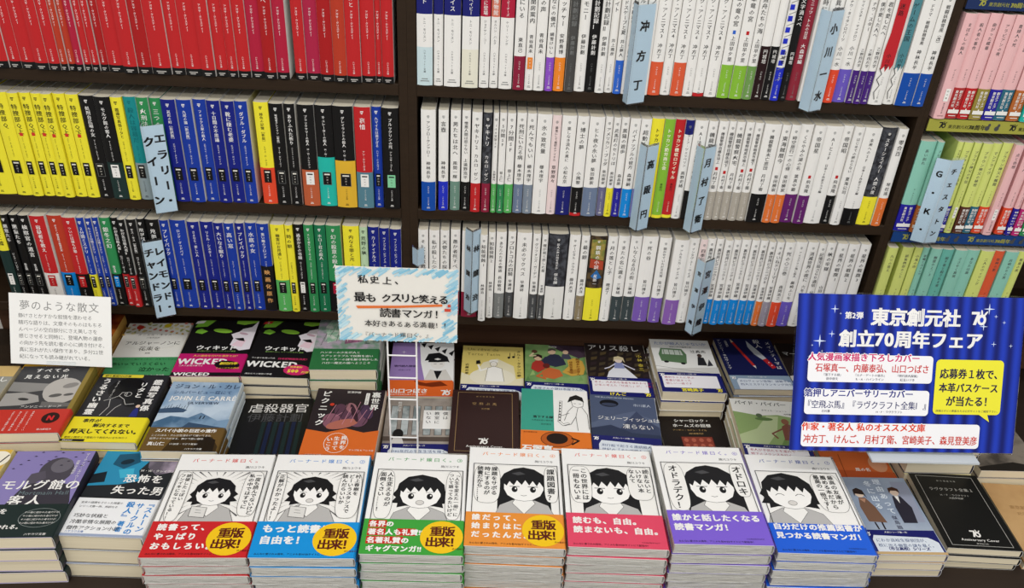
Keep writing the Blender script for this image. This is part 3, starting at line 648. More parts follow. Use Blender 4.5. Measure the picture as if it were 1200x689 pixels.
def upright(xl, xr, z, h, w, spec, group, y=0.0):
    base, title, author, ex = spec.split('|')
    ex = ex.split(','); st = ex[0]; E = dict(q.split('=') for q in ex[1:])
    t = xr - xl - 0.6
    y += float(E.get('y', 0)) + random.uniform(-1.8, 3.6)
    root = empty('paperback_book', ((xl + xr) / 2, y, z + 0.4))
    h += random.uniform(-0.8, 0.5)
    side = 'white' if (base in ('white', 'blush') or base in DARKS) else base
    if base in ('black', 'charcoal', 'photo-dark', 'green', 'deep-green'): side = base if random.random() < .5 else 'off-white'
    J = MB()
    a = arc(t)
    th = 0.45
    inner = [(x * (1 - 2 * th / t), yy + th) for x, yy in a]
    outl = a + [(t / 2, w), (t / 2 - th, w)] + inner[::-1] + [(-t / 2 + th, w), (-t / 2, w)]
    n = len(a)
    sp = 'photo:26262a:4a4c52:120' if E.get('photo') == 'd' else ('photo:27201d:5c4a30:90' if E.get('photo') == 'c' else base)
    names = [sp] * (n - 1) + [side, side] + ['off-white'] * (n + 1) + [side, side]
    names = (names + ['off-white'] * 40)[:len(outl)] + ['off-white']
    names[len(outl) - 1] = side
    J.prism(outl, 'z', 0, h, names)
    P = MB(); P.box(-t / 2 + th + .1, 2.6, 1.0, t / 2 - th - .1, w - 1.5, h - 1.2, PAGES_UP)
    S = Sheet(J, (0, -0.9, 0), (1, 0, 0), (0, 0, 1), 0.06, 0.012)
    dark = base in DARKS
    ink = 'f4f2ee' if dark else 'ink'
    band = E.get('b'); bh = float(E.get('bh', 47 if st != 'S' else 45))
    if st == 'Y' and 'bh' not in E: bh = 58
    tc = E.get('tc') or ink
    obi = E.get('obi') or st == 'S'
    fs = min(t * .5, 7.2)
    if 'u' in E: arc_strip(J, t, 97 if st == 'E' else h - 22, h, E['u'], .03); 
    if 'lo' in E: arc_strip(J, t, 0, 53, E['lo'], .03)
    if E.get('photo') == 'w':
        for q in range(9): S.rect(-t * .45, 20 + q * 15, t * .1, 27 + q * 15, 'royal-blue'); S.line([(-t * .4, 29 + q * 15), (t * .4, 33 + q * 15)], .8, 'mid-grey')
    if E.get('photo') == 'c':
        S.poly([(-t * .42, 100), (t * .42, 96), (t * .4, 112), (-t * .4, 116)], 'b0452c'); S.poly([(-t * .42, 117), (t * .4, 113), (t * .42, 150), (-t * .42, 150)], 'photo:6f7a3a:a89048:80')
        S.poly([(-t * .3, 84), (t * .05, 96), (t * .4, 82), (0, 78)], '2b6aa8')
    if 'splash' in E:
        c = {'red': 'c0242c', 'teal': '4f8790'}[E['splash']]
        S.poly([(-t * .3, h - 1), (t * .47, h - 1), (t * .47, 58), (t * .3, 50), (t * .2, 56), (0, 47), (-t * .1, 55), (-t * .35, 49), (-t * .42, 75), (-t * .3, 100)], c)
        S.line([(-t * .4, 52), (-t * .15, 44), (-t * .4, 36), (-t * .1, 28), (-t * .35, 18), (-t * .2, 8)], .9, 'ink')
    Bm = None
    if band:
        if obi:
            Bm = MB()
            b0 = arc(t, 1.6, .9)
            xo = 0.13
            b1 = [(x * (1 + 2 * xo / t), yy - .22) for x, yy in b0]
            L = b1 + [(t / 2 + xo, w * .75), (t / 2 + .02, w * .75)] + [(x * (1 + .04 / t), yy - .05) for x, yy in b0][::-1] + [(-t / 2 - .02, w * .75), (-t / 2 - xo, w * .75)]
            Bm.prism(L, 'z', .3, bh, band)
        else:
            arc_strip(J, t, 0, bh, band, .05)
    if 'foot' in E: arc_strip(J, t, 0, float(E.get('fh', 5)), E['foot'], .07)
    BS = Sheet(Bm, (0, -1.15, 0), (1, 0, 0), (0, 0, 1), .05, .012) if Bm else S
    bink = ('f2f0ea' if band in DARKS or band == 'black' else 'ink') if band else ink
    def col(T, top, bot, size, c, bold=0.0, sh=S):
        if not T: return
        adv = min(size * 1.12, (top - bot) / len(T))
        sh.vert(T, 0, top, min(size, adv * .98) if len(T) < 14 else min(size, adv * 1.05), c, bold, adv, 1, min(1.0, size / max(adv * .98, .1)) if len(T) >= 14 else 1.0)
    if st == 'R':
        arc_strip(J, t, 0, 9.5, 'black', .05)
        S.rect(-t * .26, 4.2, t * .26, 5.6, 'b8b4ae'); S.rect(-t * .2, 2, t * .12, 3.2, 'b8b4ae')
        col(author, 98, 60, 4.2, 'f8eae8', .012)
        col('ハヤカワ文庫', 30, 12.5, 2.9, 'f6e2de', .01)
        col(title, 100 + 8.2 * len(title) if len(title) < 4 else 148, 102, 7.5, 'f6eeea')
    else:
        # top mark, title, author
        if st in 'JEG':
            mk = 'mid-grey' if not dark else 'off-white'
            S.rect(-1.6, h - 9, 1.6, h - 8.2, mk); S.rect(-2.0, h - 10.4, 2.0, h - 9.6, mk); S.rect(-1.2, h - 11.8, 1.2, h - 11, mk)
        if st == 'Y':
            S.rect(-2.2, h - 7, 2.2, h - 5.9, tc); S.rect(-2.4, h - 8.6, 1.6, h - 7.7, tc); S.rect(-1.2, h - 10.4, .8, h - 9.3, tc)
        if st == 'E':
            top_dark = E.get('u') in DARKS
            col(title, h - 14, 99, min(7.4, t * .6), 'f4f2ee', .01)
            col(author, 93, 60, 4.2, 'text-grey'); col('ハヤカワepi文庫', 50, 15, 3.2, 'text-grey')
            S.rect(-t * .2, 9, t * .2, 10, 'mid-grey'); S.rect(-t * .28, 6, t * .28, 7, 'mid-grey')
        elif st == 'J' or st == 'G':
            lowz = bh if band else 47
            asz = min(6.4, t * .5)
            az = lowz + 5 + len(author) * asz * 1.1
            az = min(az, 98)
            if bh < 70: col(author, az, lowz + 4, asz, tc if dark else 'ink', .012)
            else: col(author, bh - 4, bh - 24, asz, 'f2f0ea')
            if 'seal' in E: S.rect(-2, az + 2, 2, az + 7, E['seal']); az += 6
            col(title, h - 16, az + 6, min(7.8, t * .64), tc if dark else 'ink', .008)
            if 'box' in E: arcb = E['box']; S.rect(-t * .3, 30, t * .3, 46, arcb); S.vert('ハヤカ', 0, 45, 3.2, 'f2ece4', 0, 4.6)
            p1 = min(lowz - 5, 41)
            c2 = bink if band else 'mid-grey'
            col('ハヤカワ', p1, p1 - 15, 2.9, c2); col('ハヤカワ文庫', p1 - 18, 9, 2.6, c2)
            S.rect(-1.7, 5.8, 1.7, 6.5, c2); S.rect(-2.3, 4.2, 2.3, 4.9, c2)
        elif st == 'P':
            col(title, h - 14, 62, min(6.4, t * .55), 'f8f4d8' if base != 'yellow' else 'ink', .02); col(author, 58, 40, 4, 'ink'); col('ハヤカワ文庫', 28, 8, 2.6, 'f4f0e0' if base != 'yellow' else 'ink')
        elif st == 'Y':
            asz = min(4.8, t * .38); lowz = 60
            sp_ = E.get('sp')
            az = min(92, lowz + len(author) * min(asz, 3.9) + 2)
            col(author, az, lowz + 1, asz, tc, .01)
            col(title, h - 15, az + (4 if not sp_ else 10), min(8.4, t * .66), tc, .012)
            if 'dot' in E: S.rect(-2.4, az + 2, 2.4, az + 7, 'd0372c')
            if 'bt' in E: BS.vert(E['bt'], 0, 78, 9, 'd9a060', .02, 13); 
            bx = E.get('box', 'black')
            if 'bt' not in E:
                bs = BS if Bm else S
                bs.rect(-t * .25, 35, t * .25, 55, bx)
                fc = 'e8e4d8' if bx in DARKS or bx in ('black',) else 'ink'
                if bx == 'black': bs.frame(-t * .25, 35, t * .25, 55, .4, 'mid-grey' if base == 'black' else 'black')
                bs.rect(-t * .17, 50.5, t * .17, 52.6, fc); bs.vert('ＨＭ' + '１２３４５６７８９'[len(title) % 9], 0, 49, 2.9, fc, 0, 4.2)
                col('ハヤカワ文庫', 31, 10, 2.7, (bink if band else tc), 0, bs)
                bs.rect(-1.8, 5.6, 1.8, 6.4, bink if band else tc); bs.rect(-2.4, 4, 2.4, 4.7, bink if band else tc)
        elif st == 'S':
            col(author, 72, 47, 3.0, 'ink'); col(title, h - 12, 78, min(5.6, t * .48), 'text-grey', .008)
            if band:
                bi = 'f4efe8' if band in DARKS else 'ink'
                BS.vert('創立フェア', t * .16, 42, min(4.6, t * .36), bi, .02, 5.0); BS.vert('東京創元社', -t * .2, 42, min(4.6, t * .36), bi, .02, 5.0)
                BS.rect(-t * .45, 8, t * .45, 13.5, 'f2f0ea'); BS.rect(-t * .3, 4, t * .3, 5, bi)
                BS.ell(0, 14.5, 1.1, 1.1, 'f2f0ea')
            else:
                if 'box' in E: S.rect(-t * .2, 26, t * .2, 44, 'f6f4ee'); S.vert('創元推', 0, 43, 3, 'ink', 0, 5)
                col('創元推理文庫', 24, 8, 2.4, 'text-grey'); S.rect(-t * .25, 4, t * .25, 5.5, 'b98f8f')
    J.build('jacket', root); P.build('page_block', root)
    if Bm: Bm.build('paper_band', root)
    root['group'] = group
    root['category'] = 'book'
    return root, base, E, st

NICE = lambda c: c.replace('blue-cover', 'bright-blue').replace('photo-dark', 'dark-photo').replace('blush', 'pale-blush').replace('white', 'white')
def describe(base, E, st):
    d = NICE(base) + ' paperback'
    if st == 'R': return d + ' with black foot'
    bits = []
    lo = ' lower band' if not ('seal' in E or 'foot' in E or 'dot' in E) else ' band'
    if 'bt' in E: bits.append('black movie-announcement band')
    elif 'splash' in E: bits.append(E['splash'] + ' splash')
    elif st == 'E': bits.append(E['u'] + ' upper half')
    elif 'b' in E: bits.append(NICE(E['b']) + lo)
    elif 'u' in E: bits.append(E['u'] + ' top')
    if 'lo' in E: bits.append(E['lo'] + ' foot')
    if 'box' in E and not bits: bits.append(NICE(E['box']) + ' label box')
    if 'foot' in E: bits.append(NICE(E['foot']) + ' foot')
    if 'seal' in E: bits.append(E['seal'] + ' seal')
    if 'dot' in E: bits.append('red dot')
    return d + (' with ' + ' and '.join(bits[:2]) if bits else (' without any band' if base in ('white',) else ''))
ROWZ = {'1L': (Z1, 157, 106, 'top row of the first bookcase'), '1R': (Z1, 157, 106, 'top row of the middle bookcase'), '2L': (0, 157, 106, 'second row of the first bookcase'),
        '2R': (0, 157, 106, 'second row of the middle bookcase'), '3L': (Z3, 157, 106, 'bottom row of the first bookcase'), '3R': (Z3, 157, 106, 'bottom row of the middle bookcase'),
        'RA': (ZA, 148, 105, 'top row of the last bookcase'), 'RB': (ZB, 148, 105, 'second row of the last bookcase'), 'RC': (ZC, 148, 105, 'bottom row of the last bookcase')}
WHERE = {'1L': 'top row, red-book case', '1R': 'top row, middle case', '2L': 'second row, red-book case', '2R': 'second row, middle case', '3L': 'third row, red-book case', '3R': 'third row, middle case',
         'RA': 'top row, pink-book case', 'RB': 'second row, pink-book case', 'RC': 'third row, pink-book case'}
UP = []
for rk, lst in BOOKS.items():
    z, h, w, gname = ROWZ[rk]
    made = []
    for xl, xr, spec in lst:
        r, base, E, st = upright(xl, xr, z, h, w, spec, 'paperbacks in the ' + gname)
        made.append((r, describe(base, E, st)))
    tot = {}
    for _, d in made: tot[d] = tot.get(d, 0) + 1
    seen = {}
    for r, d in made:
        k = seen[d] = seen.get(d, 0) + 1
        if tot[d] == 1: r['label'] = d + ', ' + WHERE[rk]
        elif k == tot[d]: r['label'] = d + ', rightmost such, ' + WHERE[rk]
        else: r['label'] = d + ', ' + ORD[k - 1] + ' such from left, ' + WHERE[rk]

# ------------------------------------------------------------------ face-up books on the table
def make_flat(name, w, h, t, cover, spine_c, pages, band=None, band_c=None, bh=0, wrap=False):
    """A closed book lying face up, its spine on the right, origin under its middle."""
    root = empty(name)
    J = MB(); th = .5
    a = [(w / 2 - 1.4 + 1.9 * math.cos(math.radians(q)) * 1.0, t / 2 + (t / 2) * math.sin(math.radians(q))) for q in (-90, -60, -30, 0, 30, 60, 90)]
    inn = [(x - th, t / 2 + (z - t / 2) * (1 - 2 * th / t)) for x, z in a]
    L = [(-w / 2, 0)] + a + [(-w / 2, t), (-w / 2, t - th)] + inn[::-1] + [(-w / 2, th)]
    nm = [cover['base']] * len(L) + ['off-white']
    nm[0] = 'off-white'
    for i in range(1, 7): nm[i] = spine_c
    nm[7] = cover['base']
    J.prism(L, 'y', -h / 2, h / 2, nm)
    S = Sheet(J, (-w / 2, -h / 2, t))
    cover['f'](S, w, h)
    J.build('jacket', root)
    P = MB(); P.box(-w / 2 + 1.2, -h / 2 + .9, th + .1, w / 2 - 2.2, h / 2 - .9, t - th - .1, pages); P.build('page_block', root)
    if name == 'comic_book':
        X = MB(); e = 1.0; rr = [(-w / 2 - e, -h / 2 - e), (w / 2 + e + .3, -h / 2 - e), (w / 2 + e + .3, h / 2 + e), (-w / 2 - e, h / 2 + e)]
        X.add([(x, y, z) for z in (.2, t + .6) for x, y in rr], [(i, (i + 1) % 4, 4 + (i + 1) % 4, 4 + i) for i in range(4)], 'white')
        X.build('shrink_wrap', root, 'wrap')
    if band:
        B = MB(); o = .45
        b2 = [(x + .3, t / 2 + (z - t / 2) * (1 + 2 * o / t)) for x, z in a]
        # front sheet over the cover art plus the turn round the spine
        top = t + S.k + .08
        L = [(-w / 2 - .1, t + .02), (w / 2 - 1.6, t + .02)] + [(x - .25, min(z, t)) for x, z in a[::-1][1:4]] + [(x, min(z, top - .2)) for x, z in b2[::-1][1:4]][::-1] + [(w / 2 - 1.5, top), (-w / 2 - .1, top)]
        B.prism(L, 'y', -h / 2 + .4, -h / 2 + bh, band_c)
        SB = Sheet(B, (-w / 2, -h / 2, top))
        band(SB, w, bh)
        B.build('paper_band', root)
        root['topk'] = SB.k + (top - t)
    else:
        root['topk'] = S.k
    return root

def stack(name, cat, key, cover, n_lab, label, spine_c='off-white', pages=None, band=None, band_c=None, bh=0, floor_z=-350.0, n=None, tt=17.0):
    x, y, zt, rz, w, h = FLAT[key]
    H = zt - floor_z
    n = n or max(1, round(H / tt))
    t = H / n
    r = make_flat(name, w, h, t - 1.6, cover, spine_c, pages or PAGES_FLAT, band, band_c, bh)
    grp = 'copies stacked in the pile of the ' + n_lab
    del r['topk']
    out = []
    for i in range(n):
        o = r if i == 0 else copy_tree(r)
        jx, jy, jr = (0, 0, 0) if i == 0 else (random.uniform(-1.6, 1.6), random.uniform(-2.0, 1.2), random.uniform(-.7, .7))
        o.location = [(x + jx) * MM, (y + jy) * MM, (zt - (i + 1) * t + .25) * MM]
        o.rotation_euler = (0, 0, math.radians(rz + jr))
        if i == 0: lab = label
        elif i == n - 1: lab = 'bottom copy in the stack of ' + n_lab
        else: lab = ORD[i] + ' copy down in the stack of ' + n_lab
        tag(o, lab, cat, grp)
    return r

W_ = 'f3f1ec'; K_ = 'ink'; NV = '1d2066'
def seventy_band(lines, yellow=None, box=True):
    def g(S, w, b):
        S.text('人気シリーズ第一作', w * .3, b - 5.5, 3.6, W_, .01)
        if box:
            S.rrect(5, (11 if yellow else 3), w - 8, b - 8, 2, 'f1eef0')
            for i, q in enumerate(lines): S.text(q, 9, b - 16 - i * 8.2, 6.0, 'b03050', .0, 'l', 6.2)
        else:
            S.poly([(10, 0), (w - 4, 0), (w - 4, b * .5), (w - 10, b * .62), (w - 16, b * .7), (14, b * .78), (10, b * .6)], 'dfe6ee')
            for i, q in enumerate(lines): S.text(q, 14, b * .52 - i * 9, 6.6, '4a5c86', .012, 'l', 6.8)
        S.seventy(2, b - 11, 7, W_, NV)
        if yellow: S.text(yellow, w * .3, 2.2, 9, 'f2e23a', .035); S.seventy(w - 16, 2, 8, 'f2e23a', NV)
    return g
C = {}
def cover(base):
    def d(f): C[f.__name__] = dict(base=base, f=f); return f
    return d

# ---- comics: a white cover, a ruled panel, two balloons and an anonymous schoolgirl reading
def girl(S, cx, cy, r, hair, look='dot', jacket='b9b7b4', book=False):
    def q(*pts): return [(cx + a * r, cy + b * r) for a, b in pts]
    if hair == 'long':
        S.poly(q((-1.32, -2.2), (-1.3, .2), (-1.0, .85), (-.5, 1.22), (0, 1.34), (.55, 1.2), (1.02, .82), (1.3, .2), (1.36, -2.2)), K_)
    else:
        S.poly(q((-1.42, -.72), (-1.2, -.35), (-1.38, -.15), (-1.18, .2), (-1.12, .6), (-.7, 1.08), (0, 1.26), (.72, 1.06), (1.14, .58), (1.2, .15), (1.44, -.1), (1.22, -.35), (1.5, -.66), (1.1, -.72), (1.16, -1.0), (.7, -.9), (-.7, -.9), (-1.1, -1.02), (-1.08, -.74)), K_)
    J = q((-1.55, -2.4), (-1.2, -1.35), (-.55, -.98), (.55, -.98), (1.2, -1.3), (1.65, -2.4))
    S.poly(J, jacket); S.line(J, .5, K_, True)
    S.poly(q((-.45, -.92), (.42, -.92), (.55, -1.2), (0, -1.9), (-.58, -1.2)), W_); S.line(q((-.45, -.95), (-.58, -1.2), (0, -1.9), (.55, -1.2), (.42, -.95)), .5, K_)
    F = q((-1.0, .25), (-1.0, -.25), (-.82, -.68), (-.4, -.98), (0, -1.05), (.4, -.98), (.82, -.68), (1.0, -.25), (1.0, .25), (.7, .7), (-.7, .7))
    S.poly(F, 'f8f6f2'); S.line(F, .55, K_, True)
    z = [(-1.12, -.1), (-1.0, .12), (-.86, -.02), (-.72, .3), (-.5, .02), (-.34, .38), (-.1, .06), (.08, .4), (.28, .04), (.46, .36), (.66, .0), (.8, .3), (.98, -.05), (1.12, -.12), (1.08, .6), (.7, 1.02), (0, 1.2), (-.7, 1.02), (-1.08, .6)]
    S.poly(q(*z), K_)
    S.poly(q((-.62, .86), (-.2, 1.0), (.1, .84), (-.3, .74)), '4a4a4c')
    for e in (-1, 1):
        ex = e * .46
        if look == 'smile': S.line(q((ex - .2, -.22), (ex - .08, -.12), (ex + .08, -.12), (ex + .2, -.22)), .8, K_)
        else:
            S.ell(cx + ex * r, cy - .26 * r, .15 * r, .2 * r, K_, 0, 14); S.ell(cx + (ex + .05) * r, cy - .2 * r, .045 * r, .06 * r, W_, 0, 8)
            if look == 'flat': S.line(q((ex - .24, -.06), (ex + .24, -.06)), 1.0, K_)
            else: S.line(q((ex - .2, .0), (ex + .2, .04 * e)), .6, K_)
    if look == 'open' or look == 'smile': S.ell(cx, cy - .68 * r, .2 * r, .15 * r, 'd9d5d0', 0, 14); S.ring(cx, cy - .68 * r, .2 * r, .15 * r, .5, K_, 14)
    else: S.line(q((-.14, -.66), (0, -.7), (.14, -.66)), .6, K_)
    if book:
        S.poly(q((-1.0, -1.9), (-.1, -2.0), (-.1, -1.22), (-1.0, -1.1)), 'dddbd6'); S.line(q((-1.0, -1.9), (-.1, -2.0), (-.1, -1.22), (-1.0, -1.1)), .6, K_, True); S.line(q((-.7, -1.4), (-.4, -1.44)), .5, K_); S.line(q((-.7, -1.6), (-.35, -1.64)), .5, K_)
def balloon(S, x0, y0, x1, y1):
    cx, cy, rx, ry = (x0 + x1) / 2, (y0 + y1) / 2, (x1 - x0) / 2, (y1 - y0) / 2
    p = []
    for i in range(28):
        a = 2 * math.pi * i / 28
        p.append((cx + rx * math.copysign(abs(math.cos(a)) ** .6, math.cos(a)), cy + ry * math.copysign(abs(math.sin(a)) ** .6, math.sin(a))))
    S.poly(p, W_); S.line(p, .45, K_, True)
def comic(no, c, left, right, gx, gy, gr, hair, rays, lsz=5.2, rsz=5.2, look='dot'):
    def f(S, w, h):
        S.text('バーナード嬢曰く。' + no, 18, 166.5, 8.4, c, .01, 'l', 10.6, 0, 2)
        S.text('施川ユウキ', 92, 155, 5.2, 'text-grey', .01)
        S.rect(7, 40, 123, 148, W_)
        if rays:
            for i in range(34):
                a = 2 * math.pi * i / 34
                ox, oy = max(8, min(122, gx + gr * 2.9 * math.cos(a))), max(50, min(147, gy + gr * 2.3 * math.sin(a)))
                dw = .5 + .35 * (i % 3)
                S.poly([(gx + gr * 1.55 * math.cos(a), gy + gr * 1.4 * math.sin(a)), (ox - dw * math.sin(a), oy + dw * math.cos(a)), (ox + dw * math.sin(a), oy - dw * math.cos(a))], '5a5a5a')
        girl(S, gx, gy, gr, hair, look, 'b9b7b4', rays)
        for (bx0, by0, bx1, by1, cols, sz) in (left + (lsz,), right + (rsz,)):
            if not cols: continue
            balloon(S, bx0, by0, bx1, by1)
            m = len(cols)
            for i, q in enumerate(cols):
                xx = (bx0 + bx1) / 2 + (m - 1) * sz * .57 - i * sz * 1.14
                S.vert(q, xx, by1 - 4, sz, K_, .02, min(sz * 1.06, (by1 - by0 - 7) / len(q)), 2)
        S.frame(7, 40, 123, 148, .9, K_)
    return f
def burst(S, x, y, r):
    S.ell(x, y, r, r * .98, 'f2c41c', 0, 30)
    S.text('重版', x, y + 3, 17, '5a1e14', .036, 'c', 15.5, 0, 2); S.text('出来！', x + 2, y - 14.5, 17, '5a1e14', .036, 'c', 15, 0, 2)
    S.text('続々重版中', x + 14, y - 20, 3, '5a1e14')
def comic_band(lines, x, y, sz, bst=False, boxes=(), small=True, adv=None):
    def g(S, w, b):
        for (a0, b0, a1, b1) in boxes: S.rect(a0, b0, a1, b1, 'c8281f')
        for i, q in enumerate(lines): S.text(q, x, y - i * sz * 1.32, sz, W_, .045, 'l', adv or sz * 1.04, 0, 2)
        if small:
            S.text('みんなに愛され10周年、アニメも各WEBサイトにて配信中！', 6, 3.2, 3.6, K_, .01)
            S.text('ただ本が好きなだけ', w - 34, 8.6, 2.6, K_)
        if bst: burst(S, w - 28, b * .5, 27)
    return g
CO = [
 ('v1', 'd8322c', '', (8, 57, 28, 146, ['読破したっぽい', 'フンイキになっている！！']), (97, 66, 122.5, 147, ['一度も読んでないけど', '私の中ではすでに']), 62, 108, 22, 'bob', True, 'c9262a', comic_band(['読書って、', 'やっぱり', 'おもしろい。'], 8, 43, 11.5, True, adv=13.5), 'white comic with red band reading-praise text and yellow burst', 'comics with red band'),
 ('v2', '1f7fd0', '②', (8, 56, 22, 146, ['正解がわかったよ！！']), (92, 64, 122.5, 147, ['村上春樹を', 'どーいうスタンスで', '読んだらいいか']), 58, 110, 23, 'bob', True, '1590d8', comic_band(['もっと読書に', '自由を！'], 8, 40, 14, True), 'white comic with sky-blue band and yellow burst', 'comics with sky-blue band'),
 ('v3', '2f9a4a', '③', (8, 58, 32, 147, ['人生変えるのが', '面倒くさい……！']), (101, 58, 122.5, 147, ['「人生を変えた一冊」に', 'ついて語ってみたいけど']), 68, 106, 27, 'bob', False, '3fa03c', comic_band(['各界の', '著名人も礼賛!!', '名著礼賛の', 'ギャグマンガ!!'], 7, 45, 10.2, True, [(6, 43, 29, 55), (6, 29.5, 29, 41.5), (43, 29.5, 67, 41.5), (6, 16, 52, 28)], False), 'white comic with green band, red word boxes and yellow burst', 'comics with green band'),
 ('v4', 'ef8326', '④', (8, 74, 44, 147, ['課題をサボる', '時にするのが', '読書だから……！']), (104, 78, 122.5, 146, ['課題図書？']), 76, 108, 27, 'long', False, 'e79038', comic_band(['誰だって、', '始まりはにわか', 'だったんだ。'], 8, 44, 11, True, adv=13.4), 'white comic with orange band and yellow burst', 'comics with orange band'),
 ('v5', 'e0463c', '⑤', (8, 76, 38, 146, ['この世界には', '一冊もないよ']), (88, 84, 122.5, 147, ['読まないと', 'いけない本', 'なんて']), 62, 106, 29, 'long', False, 'e04a66', comic_band(['読むも、自由。', '読まないも、自由。'], 8, 40, 12, False, adv=13), 'white comic with rose-pink band', 'comics with rose-pink band'),
 ('v6', '7e6cc8', '⑥', (8, 57, 36, 147, ['オドラデク！']), (101, 84, 122.5, 147, ['オドロキ']), 70, 104, 30, 'long', False, '7d5fd0', comic_band(['誰かと話したくなる', '読書マンガ！'], 5, 40, 12.4, False), 'white comic with violet band', 'comics with violet band'),
 ('v7', '3a52a8', '⑦', (0, 0, 0, 0, []), (80, 72, 122.5, 147, ['最高の友達が', '薦める本だから', '最高の一冊です！']), 44, 108, 30, 'bob', False, '1f5fd6', comic_band(['自分だけの推薦図書が', '見つかる読書マンガ！'], 5, 40, 11.4, False), 'white comic with royal-blue band', 'comics with royal-blue band'),
]
for (key, c, no, lf, rt, gx, gy, gr, hair, rays, bc, bf, lab, short) in CO:
    lsz = {'v6': 13.5, 'v3': 8.6, 'v4': 8.6, 'v5': 9.6, 'v1': 6.6, 'v2': 7.8}.get(key, 5.6)
    rsz = {'v6': 14.0, 'v4': 11.5, 'v5': 8.6, 'v1': 7.6, 'v2': 7.4, 'v3': 6.8, 'v7': 8.8}[key]
    look = {'v1': 'dot', 'v2': 'open', 'v3': 'open', 'v4': 'flat', 'v5': 'flat', 'v6': 'flat', 'v7': 'smile'}[key]
    f = comic(no, c, lf, rt, gx, gy, gr, hair, rays, lsz, rsz, look)
    stack('comic_book', 'comic', key, dict(base='f4f3f0', f=f), short, lab + ', topmost copy of its stack', {'v2': '4a96cc', 'v6': 'b9a9e0'}.get(key, 'f0efec'), PAGES_COMIC, bf, bc, 57 if key != 'v7' else 50, n={'v1': 6, 'v2': 6, 'v3': 6, 'v4': 6, 'v5': 6, 'v6': 6, 'v7': 6}[key])

# ---- pocket novels
@cover('3f3f41')
def subete(S, w, h):
    S.poly([(0, 118), (60, 112), (66, 100), (30, 92), (0, 96)], '8d8b88'); S.poly([(0, 90), (26, 92), (48, 84), (54, 70), (30, 62), (0, 60)], 'a5a29e')
    S.ell(78, 96, 27, 31, 'b9b4ae', 18); S.ell(86, 108, 11, 6, '8a8682', 20); S.ell(72, 84, 9, 4, '5a5856', 12); S.ell(90, 86, 7, 3, '5a5856', 12)
    S.poly([(58, 70), (100, 66), (104, 58), (60, 56)], '6a6866'); S.ell(30, 76, 8, 3, '3a3a3a', -10)
    S.poly([(99, 52), (106, 52), (106, 157), (99, 157)], '8f7a34')
    S.text('すべての', 22, 142, 10.5, W_, .02, 'l', 13); S.text('見えない光', 12, 126, 10.5, W_, .02, 'l', 13)
    S.text('アンソニー・ドーア', 32, 56, 6.4, W_, .01)
def b_subete(S, w, b):
    for i, q in enumerate(['世界的ベストセラーつい', 'にドラマ化決定となった', '海のきらめきと戦火の街', '少女と少年の運命の出会']): S.vert(q, 56 - i * 9, b - 4, 3.6, W_, .0, 3.9)
    S.ell(84, b * .62, 12, 12, '2a1210'); S.text('Ｎ', 84, b * .62 - 5, 13, 'd8242c', .05, 'c'); S.text('独占配信中', 74, 6, 4, W_)
stack('paperback_novel', 'book', 'subete', C['subete'], 'grey portrait novels', 'grey photo-cover novel with red band and round emblem, under the grey-lettered note card', '8f7a34', None, b_subete, 'c8372c', 52, -321, 4)

@cover('2a2a2e')
def kanshiki(S, w, h):
    S.rrect(4, 149, 66, 156.5, 2, 'e8d640'); S.text('続々重版400万部', 8, 150.5, 5.2, K_, .02)
    S.ell(52, 122, 28, 26, '111113'); S.ell(70, 100, 17, 22, '191a1c')
    for q in ([(34, 58), (40, 78), (36, 96), (46, 104), (56, 96), (62, 84), (74, 86)], [(46, 104), (48, 112), (56, 112), (56, 104)], [(44, 58), (50, 76), (56, 84)], [(28, 92), (36, 96)]): S.line(q, .9, 'c8c6c2')
    S.ring(58, 108, 5, 5, .8, 'c8c6c2'); S.poly([(76, 56), (88, 56), (86, 70), (82, 78), (78, 70)], '28307c'); S.ell(82, 80, 3.2, 3.6, 'e6c8b0')
    S.vert('鑑識写真係', 93, 146, 14, W_, .03, 15.5, 2); S.vert('リタと', 74, 138, 12, W_, .03, 13, 2); S.vert('うるさい幽霊', 16, 146, 14, W_, .03, 14.6, 2)
    S.vert('ラモーナ・エマーソン', 34, 140, 4, W_, 0, 4.2)
def b_kan(S, w, b):
    S.text('事件が', 16, b - 12, 8.6, K_, .03); S.text('解決するまで', 34, b - 22, 8.6, K_, .03); S.text('昇天してくれない。', 6, b - 36, 11.2, K_, .04)
    S.text('最新の鑑定士で霊能力で真犯人に立ち向かう', 4, 7.5, 4.4, K_); S.rect(0, .5, 34, 5.5, K_); S.text('Shutter', 4, 1.4, 4.2, W_, .02)
stack('paperback_novel', 'book', 'kanshiki', C['kanshiki'], 'black novels with yellow band', 'black novel with white vertical title and bright yellow band, beside the blue misty novel', '26262a', None, b_kan, 'f0e02a', 54, -321, 4)

@cover('photo:c2d2e0:7f9cba:14')
def jlc(S, w, h):
    S.poly([(0, 62), (20, 76), (46, 72), (62, 84), (90, 66), (106, 70), (106, 46), (0, 46)], 'photo:456786:7d9ab5:30')
    S.poly([(0, 92), (24, 96), (40, 90), (36, 84), (0, 82)], '3f5570'); S.poly([(50, 62), (106, 50), (106, 46), (40, 46)], '39506a')
    for i in range(9): S.line([(6 + i * 4, 92), (7 + i * 4, 97 + (i % 3) * 3)], .7, '2c3d52')
    for x in (63, 68): S.line([(x, 70), (x + 1, 76)], 1.6, '20262e')
    S.text('ジョン・ル・カレ', 6, 141, 12.6, '1d2a44', .01, 'l', 12.4, 0, 2); S.text('シルバービュー荘にて', 8, 128, 8.6, '24406a', .0, 'l', 8.8, 0, 2)
    S.text('JOHN LE CARRÉ', 8, 112, 14, W_, .02, 'l', None, 0, 2, .88); S.text('SILVERVIEW', 36, 103, 8, '24344c', .01, 'l', None, 0, 2)
